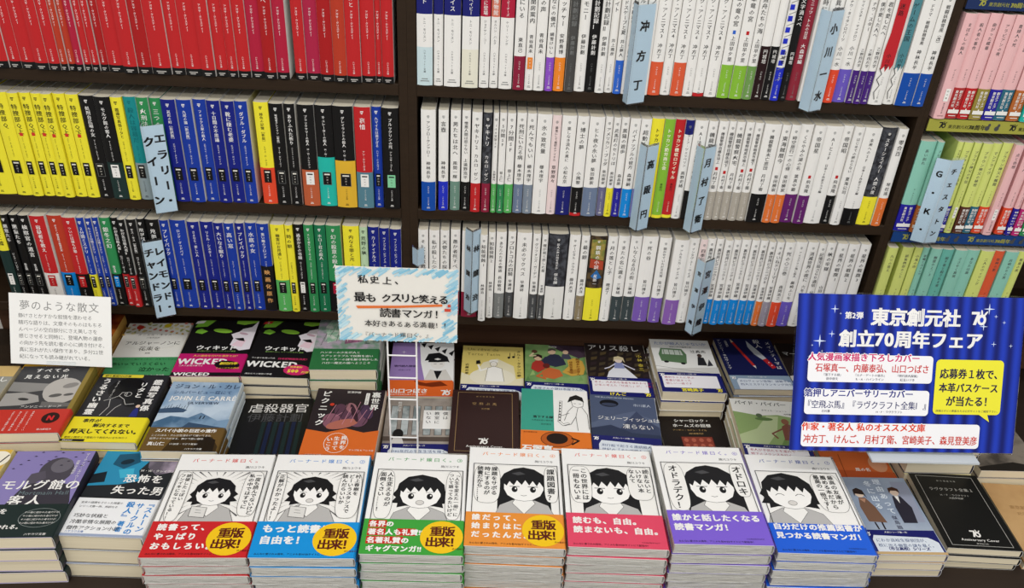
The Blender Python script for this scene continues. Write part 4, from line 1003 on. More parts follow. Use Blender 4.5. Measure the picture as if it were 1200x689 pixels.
def b_jlc(S, w, b):
    S.poly([(30, 0), (38, 26), (60, 34), (92, 30), (104, 10), (104, 0)], '3c2c14'); S.poly([(70, 0), (74, 24), (84, 32), (98, 24), (100, 0)], '241a0c')
    S.text('スパイ小説の巨匠の遺作', 9, b - 10, 7.8, W_, .03); S.text('ここにはル・カレが生涯かけて描いてきた', 6, b - 19, 4.4, W_); S.text('世界のすべてがある。静かで鋭い傑作', 6, b - 26, 4.4, W_)
    S.text('真山仁', 6, b - 38, 8, W_, .02); S.text('（小説家・マグマ著者）', 34, b - 37, 4, W_); S.text('ハヤカワ文庫', 60, 3, 4, W_)
stack('paperback_novel', 'book', 'jlc', C['jlc'], 'blue misty novels', 'misty blue landscape novel with brown band, white roman-letter author name', 'c9d3da', None, b_jlc, '6a5128', 50, -321, 4)

@cover('161616')
def gyakusatsu(S, w, h):
    for i in range(7): S.rect(36 + i * 9, 16, 42 + i * 9, 100, '17203c' if i % 2 else '1a2b2a')
    S.text('虐殺器官', 10, 124, 23, 'e4e2de', -.005, 'l', 23, 0, 2); S.text('伊藤計劃', 12, 102, 21, '4c4c4e', -.005, 'l', 21, 0, 2); S.text('GENOCIDAL ORGAN', 30, 8, 5, '8a8a8a')
FLAT['gyakusatsu'] = FLAT['gyaku']
stack('paperback_novel', 'book', 'gyakusatsu', C['gyakusatsu'], 'plain black novels', 'plain glossy black novel with thin white title, low between taller stacks', '161616', None, floor_z=-321, n=2)

@cover('2a2026')
def urasekai(S, w, h):
    for (x, y, rx, ry, c) in ((48, 96, 12, 26, '5a3a4c'), (70, 88, 16, 20, '6f4a5e'), (34, 80, 14, 18, '8a5a6a'), (58, 112, 8, 12, '9a6a72'), (82, 104, 9, 18, '4a3450'), (50, 74, 24, 10, 'b0685a'), (64, 100, 4, 22, '3a2230')): S.ell(x, y, rx, ry, c, 20)
    for i in range(12): S.line([(20 + i * 6, 72 + (i * 37 % 23)), (28 + i * 6, 96 + (i * 53 % 31))], .8, 'c88a9a' if i % 2 else '1c1218')
    S.poly([(0, 0), (106, 0), (106, 62), (84, 56), (58, 64), (30, 54), (0, 60)], 'd8692a')
    S.vert('裏世界', 92, 152, 14, W_, .03, 15, 2); S.vert('ピクニック', 16, 152, 14, W_, .03, 17, 2); S.ell(28, 118, 3.4, 3.4, 'cc3a28'); S.text('宮澤伊織', 46, 147, 5.4, W_, .01); S.rrect(76, 120, 82, 148, 1, W_); S.vert('ふたりの怪異', 79, 147, 3.6, K_, 0, 4.3)
    S.ring(48, 32, 17, 21, .7, W_); S.vert('異界を', 58, 48, 9, W_, .02, 10, 2); S.vert('生きて', 48, 46, 9, W_, .02, 10, 2); S.vert('いこう', 38, 44, 9, W_, .02, 10, 2)
    S.text('マンガ化＆アニメ化', 68, 16, 4, W_); S.text('ハヤカワ文庫', 8, 4, 4, W_)
stack('paperback_novel', 'book', 'urasekai', C['urasekai'], 'dark novels with orange foot', 'dark purple-figured novel fading to orange at its foot, left of the wire stand', 'd8c4b0', None, floor_z=-321, n=3)

@cover('photo:8a8078:a89e94:26')
def boku(S, w, h):
    for i in range(6): S.rect(8 + i * 17, 60, 19 + i * 17, 128, 'photo:b9c0c0:7a8484:40'); S.frame(8 + i * 17, 60, 19 + i * 17, 128, .8, '5c544e')
    S.rect(0, 46, 105, 56, '5a4e46'); S.ell(22, 62, 8, 11, '1f1d1c'); S.poly([(12, 40), (32, 40), (28, 54), (16, 54)], 'd8d4ce')
    S.rect(58, 74, 100, 118, 'f4f3f0'); S.vert('僕は', 92, 115, 8.6, K_, .01, 10); S.vert('教室に', 79, 115, 8.6, K_, .01, 10); S.vert('いない', 66, 115, 8.6, K_, .01, 10); S.vert('相沢沙呼', 20, 138, 6, W_, .01)
stack('paperback_novel', 'book', 'boku', C['boku'], 'classroom-photo novels', 'brownish classroom-photo novel seen through the white wire stand', 'd0c8c0', None, seventy_band(['1980年代の学生生活を描く', '殊玉のミステリ五編'], None, False), NV, 40, -321, 2)

def anniversary(base, ink, title, au, lines=()):
    def f(S, w, h):
        S.frame(9, 6, w - 11, h - 6, .7, ink)
        S.text('創元推理文庫', w / 2, h - 17, 3.4, ink, .0, 'c', 5); S.text(title, w / 2, h - 36, 7.0, ink, .01, 'c', 10.5 if len(title) < 6 else 7.4)
        for i, q in enumerate(au): S.text(q, w / 2, h - 47 - i * 6, 4.4, ink, 0, 'c')
        S.seventy(w / 2 - 9, 22, 12, 'f1eee8', base); S.text('Anniversary Cover', w / 2, 14.5, 6.2, 'f1eee8', .012, 'c', None, 0, 2)
        S.text('東京創元社', w / 2, 8.4, 3.4, ink, 0, 'c')
    return f
stack('paperback_novel', 'book', 'sora', dict(base='35211f', f=anniversary('35211f', 'a8895a', '空飛ぶ馬', ['北村薫'])), 'chocolate-brown anniversary novels', 'chocolate-brown anniversary-cover novel framed by a thin gold line', '35211f', None, floor_z=-321, n=3)

@cover('f2f0ec')
def rakka(S, w, h):
    S.rect(0, 0, 50, h, '3d9e88'); S.text('落下する緑', 18, 78, 6.2, K_, .03); S.text('永見緋太郎の事件簿', 16, 71, 3.6, K_); S.text('田中啓文', 30, 62, 4, K_)
    S.poly([(72, 118), (76, 132), (86, 138), (96, 132), (98, 120), (92, 124), (84, 126), (78, 122)], K_)
    S.line([(78, 122), (80, 110), (88, 106), (96, 110), (97, 121)], .7, K_)
    for y in (116,): S.line([(82, y), (85, y)], .8, K_); S.line([(90, y), (93, y)], .8, K_)
    S.line([(62, 120), (60, 92), (58, 72), (64, 64), (72, 68)], 4.2, K_); S.line([(62, 120), (60, 92), (58, 72), (64, 64), (72, 68)], 2.8, 'f2f0ec')
    for i in range(7): S.ell(60.5 - i * .3, 116 - i * 7, 1.4, 1.6, K_)
    S.line([(80, 108), (72, 96), (66, 74)], .7, K_); S.line([(94, 108), (102, 90), (103, 56)], .7, K_); S.line([(74, 92), (64, 86), (58, 84)], .7, K_); S.line([(84, 84), (76, 66), (66, 62)], .7, K_); S.line([(88, 106), (84, 84), (86, 52)], .6, K_)
def b_rakka(S, w, b):
    S.ell(54, b * .62, 24, 17, 'b85a20'); S.ell(54, b * .66, 16, 12, '221410'); S.ring(54, b * .62, 24, 17, .9, '2a1810'); S.line([(76, b * .7), (86, b * .6), (76, b * .42)], 3, '2a1810')
    S.text('石塚真一', 2, 2.5, 15, W_, .05, 'l', 15.2, 0, 2); S.text('描き下ろしカバー', 66, 3, 4.4, W_); S.text('創元推理文庫', 4, b - 6, 3.4, '7a3a14')
stack('paperback_novel', 'book', 'rakka', C['rakka'], 'green-and-white saxophone novels', 'half green half white novel with saxophone drawing and orange coffee-cup band', 'efece6', None, b_rakka, 'e0762a', 48, -321, 3)

@cover('4d5872')
def sherry(S, w, h):
    S.poly([(0, 78), (24, 92), (48, 104), (70, 112), (84, 100), (106, 92), (105, 40), (0, 40)], '59647e'); S.poly([(30, 40), (52, 82), (72, 112), (88, 90), (105, 76), (105, 40)], '3d4660'); S.poly([(0, 40), (0, 66), (30, 76), (62, 60), (105, 58), (105, 40)], '2f3850')
    S.ell(30, 128, 15, 9, '15161c'); S.ell(30, 125, 12, 4, '3a4258'); S.text('THE JELLYFISH NEVER FREEZES', 8, 141, 4.2, 'c8d0de', .01)
    S.text('市川憂人', 68, 124, 7, 'c8d0de'); S.text('ジェリーフィッシュは', 10, 88, 10.4, W_, .0, 'l', 9.6, 0, 2); S.text('凍らない', 48, 70, 12, W_, 0, 'l', 12, 0, 2)
stack('paperback_novel', 'book', 'sherry', C['sherry'], 'slate-blue mountain novels', 'slate-blue mountain novel with pale jagged-edged navy band', 'cdd2da', None, seventy_band(['飛行船で起きる連続殺人の謎', '世紀の「そして誰も」'], None, False), NV, 50, -321, 3)

@cover('1d1614')
def sherlock(S, w, h):
    S.text('シャーロック・', 26, 134, 8.4, W_, .02, 'l', 8.4, 0, 2); S.text('ホームズの回想', 22, 122, 8.4, W_, .02, 'l', 9, 0, 2); S.text('アーサー・コナン・ドイル', 20, 112, 4.6, 'cfa86a'); S.text('深町眞理子訳', 44, 104, 4, 'cfa86a')
    S.rect(30, 30, 80, 98, '8a3b2c'); S.frame(30, 30, 80, 98, 1.2, '4a1d16')
    for i in range(4):
        for j in range(5): S.ell(37 + i * 12, 38 + j * 13, 3.6, 4.6, 'b5604a')
    S.poly([(48, 30), (62, 30), (60, 60), (50, 60)], '2c1512'); S.ell(55, 66, 5, 6, '2c1512')
FLAT['sherlock'] = FLAT['sher']
stack('paperback_novel', 'book', 'sherlock', C['sherlock'], 'black novels with red picture', 'black novel with small red-brown picture panel, sunk low behind violet-banded comic', '1d1614', None, floor_z=-321, n=1)
@cover('e9e8e0')
def pied(S, w, h):
    S.poly([(0, 40), (105, 40), (105, 104), (70, 112), (40, 108), (0, 116)], '8fa86a'); S.poly([(0, 60), (30, 76), (52, 108), (70, 108), (60, 70), (40, 40), (0, 40)], 'b9c796'); S.poly([(60, 40), (86, 90), (105, 92), (105, 40)], '6d8c4c')
    S.ell(78, 96, 6, 7, '8a5a44'); S.poly([(68, 52), (92, 52), (90, 84), (80, 92), (70, 84)], '7d4a3c'); S.line([(72, 80), (52, 66), (58, 56)], 3, '7d4a3c'); S.ell(46, 100, 14, 4, '5d7a44'); S.ell(40, 108, 5, 5, '5a6a4c')
    S.text('パイド・パイパー', 6, 134, 11, K_, .01, 'l', 10.4, 0, 2); S.text('ネヴィル・シュート', 46, 120, 4.6, K_); S.text('池央耿訳', 80, 113, 4, K_)
stack('paperback_novel', 'book', 'pied', C['pied'], 'green-field novels', 'white and green countryside novel with navy band, beside the blue curtain sign', 'e9e8e0', None, seventy_band(['老人が子供たちを連れて', '戦下のフランスを行く'], '森見登美彦'), NV, 40, -321, 3)
@cover('f0eee6')
def algernon(S, w, h):
    for i in range(46):
        a, b = (i * 61 % 106), 122 + (i * 37 % 34)
        S.ell(a, b, 2.6 + i % 3, 2.0 + i % 2, ['c8a24a', 'd8c88a', 'a8b070', 'd07a6a', 'b8904a', 'e6dca8'][i % 6], i * 40)
    S.ell(22, 143, 6, 6, 'c8382c'); S.ell(66, 148, 6, 6, 'd8c02a'); S.ell(52, 104, 50, 26, 'f0eee6')
    S.text('ダニエル・キイス', 24, 118, 6.6, '4a4238', .0, 'l', 7); S.text('小尾芙佐訳', 40, 110, 4.4, '4a4238'); S.text('アルジャーノンに', 10, 92, 11.2, '2e2a26', .012, 'l', 11.2, 0, 2); S.text('花束を', 36, 76, 12, '2e2a26', 0, 'l', 12, 0, 2); S.text('新版', 50, 66, 4, '4a4238')
def b_alg(S, w, b):
    S.text('悲しくないのに涙があふれた。人生でいちばん', 4, b - 8, 4.8, '143a22'); S.text('赤いっていうくらい', 6, b - 22, 9.4, '143a22', .02); S.text('泣かった', 52, b - 38, 12.5, '143a22', .02, 'l', 12, 0, 2); S.text('はろ（６）さん書店員', 52, 5, 4.4, W_)
stack('paperback_novel', 'book', 'algernon', C['algernon'], 'flower-bordered novels', 'white flower-bordered novel with green band, right of the grey-lettered note card', 'e8e4da', None, b_alg, '4a9a62', 56, -321, 3)

def witchless(badge):
    def f(S, w, h):
        S.poly([(8, 157), (34, 157), (24, 138), (4, 136)], '7cb83a'); S.poly([(70, 157), (106, 157), (106, 152), (84, 144), (70, 148)], '8ec63f'); S.poly([(8, 120), (20, 116), (28, 124), (16, 132), (10, 128)], '7cb83a'); S.ell(52, 126, 16, 6, '8ec63f', -10)
        S.poly([(106, 157), (106, 74), (90, 70), (72, 86), (74, 104), (68, 116), (80, 124), (84, 132), (98, 138)], 'ece4ea'); S.poly([(74, 84), (92, 80), (96, 100), (82, 98)], 'f1d2dc'); S.poly([(76, 104), (90, 106), (94, 96), (84, 98)], '1a1718'); S.ell(88, 118, 8, 3, 'c8a8b4', -20)
        S.poly([(4, 154), (18, 156), (15, 148), (2, 146)], badge); S.star(10, 151, 4, W_)
        S.text('ウィキッド', 20, 72, 13.4, W_, .03, 'l', 13, 0, 2); S.text('誰も知らない、もう一つのオズの物語', 24, 66, 3.6, '9ac864')
    return f
def b_wick(S, w, b):
    S.text('人の運命を分けた事件とは？', 22, b - 8, 5.6, 'f6d84a', .01); S.text('WICKED', 2, b - 28, 20, W_, .04, 'l', None, 0, 2, .92); S.text('二人の友情が奏でる', 6, b - 34, 4.2, W_)
    S.ell(80, b * .5, 20, 11, '1c1416', -8); S.text('劇団四季', 68, b * .52, 7, 'f2d83a', .03); S.text('ミュージカル原作', 64, b * .33, 4.6, 'f2d83a')
    S.rect(0, .5, w, 10, '1a1617'); S.text('WICKED', 4, 1.5, 11, W_, .04, 'l', None, 0, 2, 1.2)
def b_wick2(S, w, b):
    S.text('日本初映画化決定！', 48, b - 9, 5.6, 'd8386a', .02); S.text('WICKED', 2, b - 30, 21, W_, .04, 'l', None, 0, 2, .92); S.text('魔女たちの秘密の物語', 6, 6, 4.2, W_); S.text('その愛と友情の行方', 6, b - 8, 4.2, W_)
    S.ell(84, b * .36, 21, 14, 'd02a6a', 0, 14); S.text('世界累計', 72, b * .46, 5, 'f6e04a', .02); S.text('500', 70, b * .24, 11, 'f6e04a', .05); S.text('万部！', 92, b * .22, 6, 'f6e04a', .02)
FLAT['wickeda'] = FLAT['wick']; FLAT['wickedb'] = FLAT['wick2']
stack('paperback_novel', 'book', 'wickeda', dict(base='191718', f=witchless('e8e6e0')), 'black-and-green novels with magenta band', 'black and green novel with magenta band and white lettering', '191718', None, b_wick, 'c21d6a', 60, -321, 4)
stack('paperback_novel', 'book', 'wickedb', dict(base='191718', f=witchless('c8322c')), 'black-and-green novels with pink seal', 'black and green novel with black band and pink round seal', '191718', None, b_wick2, '1c191a', 56, -321, 4)
@cover('photo:7f9a88:b9a8b8:60')
def hanna(S, w, h):
    S.poly([(20, 72), (40, 84), (36, 130), (24, 150), (12, 120)], 'photo:8fb89a:d8dcd0:90'); S.poly([(48, 70), (76, 78), (80, 120), (60, 132), (48, 100)], 'photo:a86a88:5a4a5a:90'); S.poly([(80, 70), (104, 74), (104, 140), (88, 150), (82, 110)], 'photo:4a5a52:8a9a8a:90')
    for i in range(16): S.line([(10 + i * 6, 66 + i * 13 % 40), (16 + i * 5, 100 + i * 29 % 50)], .7, 'd8e0d4' if i % 2 else '5a3a4e')
def b_han(S, w, b):
    for i, q in enumerate(['ハンターの少女が人と', 'クアッドラプルで妖精を追い', 'ウォーターの謎を解き明かした', 'ハロー魔法の国へようこそ']): S.text(q, 12 + i * 2, b - 13 - i * 9.4, 6.4, W_, .012)
FLAT['hanna'] = FLAT['han']
stack('paperback_novel', 'book', 'hanna', C['hanna'], 'green-banded fantasy novels', 'pale green and mauve fantasy novel with dark green band, on a tall stack', 'c8ccc0', None, b_han, '2f7040', 56, -321, 4)
@cover('9a7fb8')
def gendai(S, w, h):
    S.poly([(46, 148), (105, 148), (105, 40), (58, 40), (50, 90)], 'f0efec')
    for i in range(5): S.poly([(48 + i * 12, 146 - i * 7), (58 + i * 12, 148 - i * 5), (54 + i * 12, 134 - i * 6)], K_)
    S.poly([(56, 96), (62, 116), (80, 120), (94, 108), (98, 92), (88, 98), (78, 104), (66, 98)], K_); S.ell(78, 88, 12, 14, 'ece8e2'); S.poly([(64, 104), (78, 98), (92, 104), (96, 94), (78, 92), (62, 92)], K_)
    S.line([(72, 87), (76, 87)], .9, K_); S.line([(82, 87), (86, 87)], .9, K_); S.poly([(56, 40), (66, 72), (78, 66), (92, 72), (104, 40)], 'd8d4cc'); S.poly([(72, 68), (78, 44), (86, 68)], K_)
    S.text('現代詩人探偵', 6, 78, 6, '3a2a52', .02); S.text('紅玉いづき', 14, 68, 4, '3a2a52'); S.star(20, 120, 5, 'e8dcf0')
def b_gen(S, w, b):
    S.poly([(40, b - 1), (60, b - 8), (84, b - 3), (96, b - 14), (70, b - 18), (50, b - 14)], '7a2f12'); S.text('山口つばさ', 4, 9, 12, W_, .04, 'l', 12, 0, 2); S.text('創立70周年記念描き下ろしカバー', 4, 3, 3.8, W_); S.seventy(w - 20, 3, 13, W_, 'e0662a')
stack('paperback_novel', 'book', 'gendai', C['gendai'], 'purple, black and white novels', 'purple, black and white novel with orange band, behind the white wire stand', 'e6e0e6', None, b_gen, 'e0662a', 42, -321, 2)
@cover('ece3c0')
def tarte(S, w, h):
    S.poly([(0, 148), (105, 148), (105, 60), (92, 56), (88, 92), (60, 112), (36, 100), (20, 60), (0, 70)], 'e4cf74'); S.ell(52, 60, 38, 24, 'f1ead2')
    S.text('Un rêve de', 8, 134, 11, '8a7a3a', 0, 'l', None, 0, 2); S.text('Tarte Tatin', 8, 120, 11, '8a7a3a', 0, 'l', None, 0, 2)
    S.ell(54, 96, 6, 7, 'f6efe0'); S.ell(54, 104, 8, 5, 'fbf8f0'); S.poly([(40, 48), (44, 84), (54, 90), (68, 84), (72, 48)], 'fbf8f0'); S.line([(44, 84), (32, 76), (28, 92)], 3.4, 'fbf8f0'); S.line([(40, 48), (44, 84), (54, 90), (68, 84), (72, 48)], .7, '6a5a3a'); S.ring(54, 96, 6, 7, .6, '6a5a3a')
    S.poly([(24, 94), (32, 96), (30, 106), (24, 104)], K_); S.ell(80, 116, 2.4, 3, K_); S.ell(88, 118, 2.4, 3, K_); S.line([(82, 116), (82, 130)], .9, K_); S.line([(90, 118), (90, 130)], .9, K_)
    S.vert('タルト・タタンの夢', 97, 138, 7.6, '3a3020', .01, 8.6, 2); S.vert('近藤史恵', 9, 96, 6.6, '3a3020', .01, 8)
stack('paperback_novel', 'book', 'tarte', C['tarte'], 'pale yellow cook novels', 'pale yellow novel with white cook drawing and navy band', 'e9e2c8', None, seventy_band(['絶品料理と極上の謎解きを', '味わうビストロへようこそ'], None, False), NV, 38, -321, 2)
@cover('photo:6f9458:88a86a:30')
def greenbook(S, w, h):
    for i in range(14): S.poly([(i * 8, 40 + i * 17 % 60), (i * 8 + 9, 44 + i * 17 % 60), (i * 8 + 5, 56 + i * 17 % 60)], ['5d8450', '9ab870', '7aa060'][i % 3])
    S.poly([(40, 148), (105, 148), (105, 118), (92, 112), (80, 120), (60, 132)], '4a3a48'); S.poly([(56, 148), (70, 134), (90, 138), (100, 128), (105, 140), (105, 148)], '3a2c38')
    S.poly([(30, 92), (36, 112), (46, 122), (58, 120), (66, 108), (70, 92), (52, 84)], '33364a'); S.line([(36, 110), (28, 96), (24, 90)], 5, '33364a'); S.ell(46, 128, 7, 8, 'd8b89a'); S.poly([(39, 128), (40, 136), (47, 139), (53, 135), (53, 130), (47, 133)], '5a5450')
    S.poly([(10, 76), (12, 92), (18, 100), (28, 100), (34, 88), (34, 78), (22, 66)], 'b03a30'); S.ell(22, 108, 7, 8, 'dcb898'); S.poly([(14, 106), (15, 116), (22, 119), (29, 115), (29, 106), (22, 112)], '2c1c1a')
    S.poly([(28, 70), (40, 82), (58, 76), (64, 60), (48, 50), (30, 54)], 'c86a3a'); S.ell(36, 86, 6, 7, '6a2a26'); S.line([(30, 66), (20, 56), (34, 50)], 4, 'c86a3a'); S.ell(16, 126, 5, 5, '5a4030'); S.line([(14, 121), (8, 112), (18, 114)], 3.4, 'd8c8a0'); S.ell(70, 128, 5, 6, 'd8b89a'); S.poly([(64, 122), (76, 122), (80, 108), (62, 108)], '4a4a5c')
    S.poly([(62, 70), (74, 88), (72, 104), (84, 112), (98, 104), (102, 84), (98, 66), (78, 60)], 'd0a448'); S.poly([(70, 72), (78, 66), (92, 70), (94, 82), (80, 78)], 'b8863a')
    S.vert('配達あかずきん', 90, 112, 7, '7a4418', .02, 7); S.vert('成風堂書店', 78, 102, 6.4, '7a4418', .02, 7); S.text('大崎梢', 40, 140, 5, W_)
FLAT['greenbook'] = FLAT['green']
stack('paperback_novel', 'book', 'greenbook', C['greenbook'], 'leaf-green people novels', 'leaf-green novel with painted people and navy band', 'd8dcc8', None, seventy_band(['本屋さんの謎は本屋さんが', '事件を解く、書店ミステリ'], None, False), NV, 40, -321, 2)
@cover('29211f')
def alice(S, w, h):
    for i in range(7):
        for j in range(5): S.poly([(2 + i * 15 + j * 2, 52 + j * 15), (12 + i * 15 + j * 2, 56 + j * 15), (14 + i * 15 + j * 2, 64 + j * 15), (3 + i * 15 + j * 2, 61 + j * 15)], ['3d3328', '4a4030', '33282a', '54462e'][(i * 3 + j) % 4])
    S.poly([(30, 46), (36, 66), (48, 82), (62, 82), (74, 64), (84, 48), (58, 40)], 'e6e6ec'); S.poly([(46, 76), (64, 76), (62, 92), (48, 92)], '8a92c0'); S.ell(55, 99, 6.5, 7.5, 'ecd8c8'); S.poly([(46, 94), (48, 108), (56, 111), (64, 107), (66, 92), (62, 100), (50, 101)], 'd8c8a0'); S.line([(48, 88), (38, 78), (30, 74)], 2.6, 'd8d4e0'); S.line([(62, 88), (72, 80), (80, 74)], 2.6, 'd8d4e0')
    S.text('アリス殺し', 4, 128, 17, W_, .0, 'l', 18.5, 0, 2); S.vert('小林', 92, 118, 9, 'd8c24a', .01, 11); S.vert('泰三', 92, 92, 9, 'd8c24a', .01, 11)
stack('paperback_novel', 'book', 'alice', C['alice'], 'dark tiled pale-dress novels', 'dark brown novel with pale-dressed figure, white title and navy band', 'd2ccc4', None, seventy_band(['ある、大人気な落差を味わわせます', '少年の考えた「仕返し」が、「推し」'], 'けんご'), NV, 50, -321, 3)
@cover('ecebe6')
def takaga(S, w, h):
    S.poly([(0, 62), (105, 70), (105, 46), (0, 46)], 'd2d0ca'); S.line([(0, 70), (100, 50)], .8, '8a8a86'); S.line([(0, 58), (90, 48)], .8, '8a8a86')
    S.poly([(12, 84), (54, 78), (58, 104), (52, 120), (16, 122), (10, 104)], '5f7d5a'); S.poly([(16, 104), (52, 102), (50, 116), (18, 118)], 'c8d0c4')
    for i in range(4): S.line([(20 + i * 9, 103), (20 + i * 9, 117)], 1, '4a6246')
    S.ell(20, 82, 4, 3, K_); S.ell(48, 78, 4, 3, K_); S.poly([(72, 74), (88, 74), (86, 96), (76, 98)], '2a2a2e'); S.ell(80, 102, 4, 5, '4a3a34'); S.poly([(88, 72), (98, 74), (94, 92)], '3a3a42')
    S.text('たかが殺人じゃないか', 6, 132, 9.6, '7f8fb8', .01, 'l', 9.2, 0, 2); S.text('昭和24年の推理小説', 32, 124, 4.2, K_); S.text('辻真先', 66, 110, 9, K_, 0, 'l', 9, 0, 2)
FLAT['takaga'] = FLAT['daka']
stack('paperback_novel', 'book', 'takaga', C['takaga'], 'green tram novels', 'white novel with green tram drawing and navy band with yellow name', 'e2dccb', None, seventy_band(['勝利ちゃんに学ぶ', '青春が詰まった', '懐しい一冊です'], '宮崎美子'), NV, 52, -321, 3)
@cover('1c2050')
def maintheme(S, w, h):
    S.line([(32, 136), (52, 66)], 5, 'c8322c'); S.poly([(29.6, 135), (34.6, 137), (30, 146)], 'e6c9a0'); S.poly([(49.6, 66), (54.6, 67), (54, 58)], 'e8e0d4')
    S.poly([(58, 142), (72, 110), (80, 88), (72, 84), (62, 100), (56, 122)], 'c4c8cc'); S.poly([(72, 84), (80, 88), (90, 62), (82, 58)], 'c02a30'); S.ell(84, 68, 1.2, 1.2, W_); S.ell(81, 76, 1.2, 1.2, W_)
    S.vert('メインテーマは', 95, 140, 10, W_, .01, 12, 2); S.vert('殺人', 76, 146, 13, W_, .01, 14, 2); S.vert('アンソニー・ホロヴィッツ', 8, 144, 6.8, W_, .01, 7.4, 2); S.vert('山田蘭訳', 20, 142, 5, W_)
FLAT['maintheme'] = FLAT['main']
stack('paperback_novel', 'book', 'maintheme', C['maintheme'], 'navy knife-and-pencil novels', 'navy novel with red pencil and knife picture, spilling toward the blue sign', '262a5a', None, seventy_band(['ホロヴィッツ登場！謎解きに驚嘆', '四大ミステリランキング完全制覇'], None, False), '8fa3b8', 38, -321, 3)
@cover('7d7a94')
def riyu(S, w, h):
    S.rect(0, 0, w, 148, 'photo:8c9ab0:a8b4c4:8'); S.poly([(72, 60), (100, 60), (104, 140), (80, 140)], '9aa0b4')
    S.ell(24, 114, 6.5, 7.5, 'e6cdb8'); S.poly([(15, 108), (17, 122), (24, 126), (31, 121), (33, 104), (30, 112), (18, 114)], '33241f'); S.poly([(18, 60), (16, 88), (20, 106), (30, 106), (38, 88), (44, 58)], '7a5a48'); S.line([(26, 58), (27, 46)], 2.4, '2a2226'); S.line([(36, 58), (36, 46)], 2.4, '2a2226'); S.poly([(20, 104), (30, 104), (26, 96)], 'b88a70')
    S.ell(78, 118, 6.5, 7.5, 'e6cdb8'); S.poly([(70, 116), (71, 126), (79, 129), (86, 125), (86, 116), (82, 121), (74, 121)], '4a2f22'); S.poly([(68, 58), (68, 88), (72, 110), (84, 110), (92, 88), (88, 58)], '2e2c38'); S.poly([(75, 110), (81, 110), (78, 96)], W_)
    S.vert('理由あって', 59, 146, 12, 'e2ebf4', .02, 14.5, 2); S.vert('冬に出る', 44, 142, 12, 'e2ebf4', .02, 15, 2); S.vert('似鳥鶏', 58, 72, 8, '4a4a60', .01, 9)
def b_riyu(S, w, b):
    seventy_band(['にわか高校生探偵団が、', '校に出る幽霊の謎を暴く。'], None, False)(S, w, b); S.rect(0, .4, w, 5, 'c8a878'); S.text('（市立高校）シリーズ', 22, 8, 6.2, NV, .03)
stack('paperback_novel', 'book', 'riyu', C['riyu'], 'grey-blue student novels', 'grey-blue novel with two standing students, between royal-blue comic and black anniversary novel', '20234a', None, b_riyu, NV, 44, n=3)
stack('paperback_novel', 'book', 'lov', dict(base='191918', f=anniversary('191918', 'b9b7b0', 'ラヴクラフト全集１', ['Ｈ・Ｐ・ラヴクラフト', '大西尹明訳'])), 'black anniversary novels', 'black anniversary-cover novel framed by a thin silver line', '191918', None, n=3)

@cover('8a7fb6')
def morgue(S, w, h):
    S.ell(66, 118, 22, 26, '4a4650', 10); S.ell(70, 128, 14, 14, '6a6670'); S.poly([(36, 112), (52, 118), (58, 104), (44, 92), (34, 98)], '57525e'); S.poly([(20, 40), (36, 92), (60, 98), (94, 92), (104, 60), (104, 40)], '3a3740')
    for i in range(15): a, b = 6 + i * 6.7, 122 + (i * 41 % 33); S.poly([(a, b), (a + 2.4, b + 1.6), (a + 5, b + .4), (a + 2.6, b - .6)], '2c2638')
    S.text('Mortmain Hall', 34, 73, 10, '6f8084', 0, 'l', None, 0, 2); S.text('モルグ館の', 6, 84, 19, W_, .02, 'l', 20.5, 0, 2); S.text('客人', 26, 56, 19, W_, .02, 'l', 23, 0, 2); S.vert('マーティン・エドワーズ', 97, 152, 5.2, W_, .0, 5.4); S.vert('加賀山卓朗訳', 89, 138, 4.4, W_)
def b_mor(S, w, b):
    S.text('犯罪を', 4, b - 16, 10, W_, .02); S.text('暴き、', 4, b - 29, 10, W_, .02); S.text('罪が暴かれる。', 4, b - 42, 8.6, W_, .02)
    for i in range(4): S.text('その館に招かれた者だけが', 56, b - 16 - i * 6, 3.6, W_)
    S.ring(78, b - 24, 25, 16, .4, 'a8b0ae'); S.text('ハヤカワ文庫', 70, 3, 4.4, W_)
stack('paperback_novel', 'book', 'morgue', C['morgue'], 'purple thinker novels', 'purple novel with dark thoughtful figure and dark green band', '2a2836', None, b_mor, '1e2c2b', 56, n=4)
@cover('1d1e22')
def fear(S, w, h):
    S.rect(0, 68, 106, 157, '22262c'); S.poly([(0, 157), (60, 157), (66, 140), (58, 120), (66, 100), (40, 92), (0, 88)], '2b8db4'); S.poly([(20, 150), (46, 154), (54, 136), (36, 122), (18, 130)], '1b5470'); S.ell(36, 136, 9, 5, '0f2a3a', 20); S.poly([(30, 120), (50, 124), (54, 108), (38, 104)], '3fb0d0'); S.poly([(0, 110), (16, 116), (20, 96), (0, 92)], '14202a'); S.poly([(62, 157), (106, 157), (106, 120), (84, 112), (68, 126)], 'photo:a89aac:5a5460:30')
    S.text('FEARLESS', 80, 146, 5, W_); S.text('Ｍ・Ｗ・クレイヴン', 60, 118, 5.2, W_); S.text('恐怖を', 44, 98, 16.5, W_, .02, 'l', 18, 0, 2); S.text('失った男', 36, 76, 16.5, W_, .02, 'l', 17.2, 0, 2)
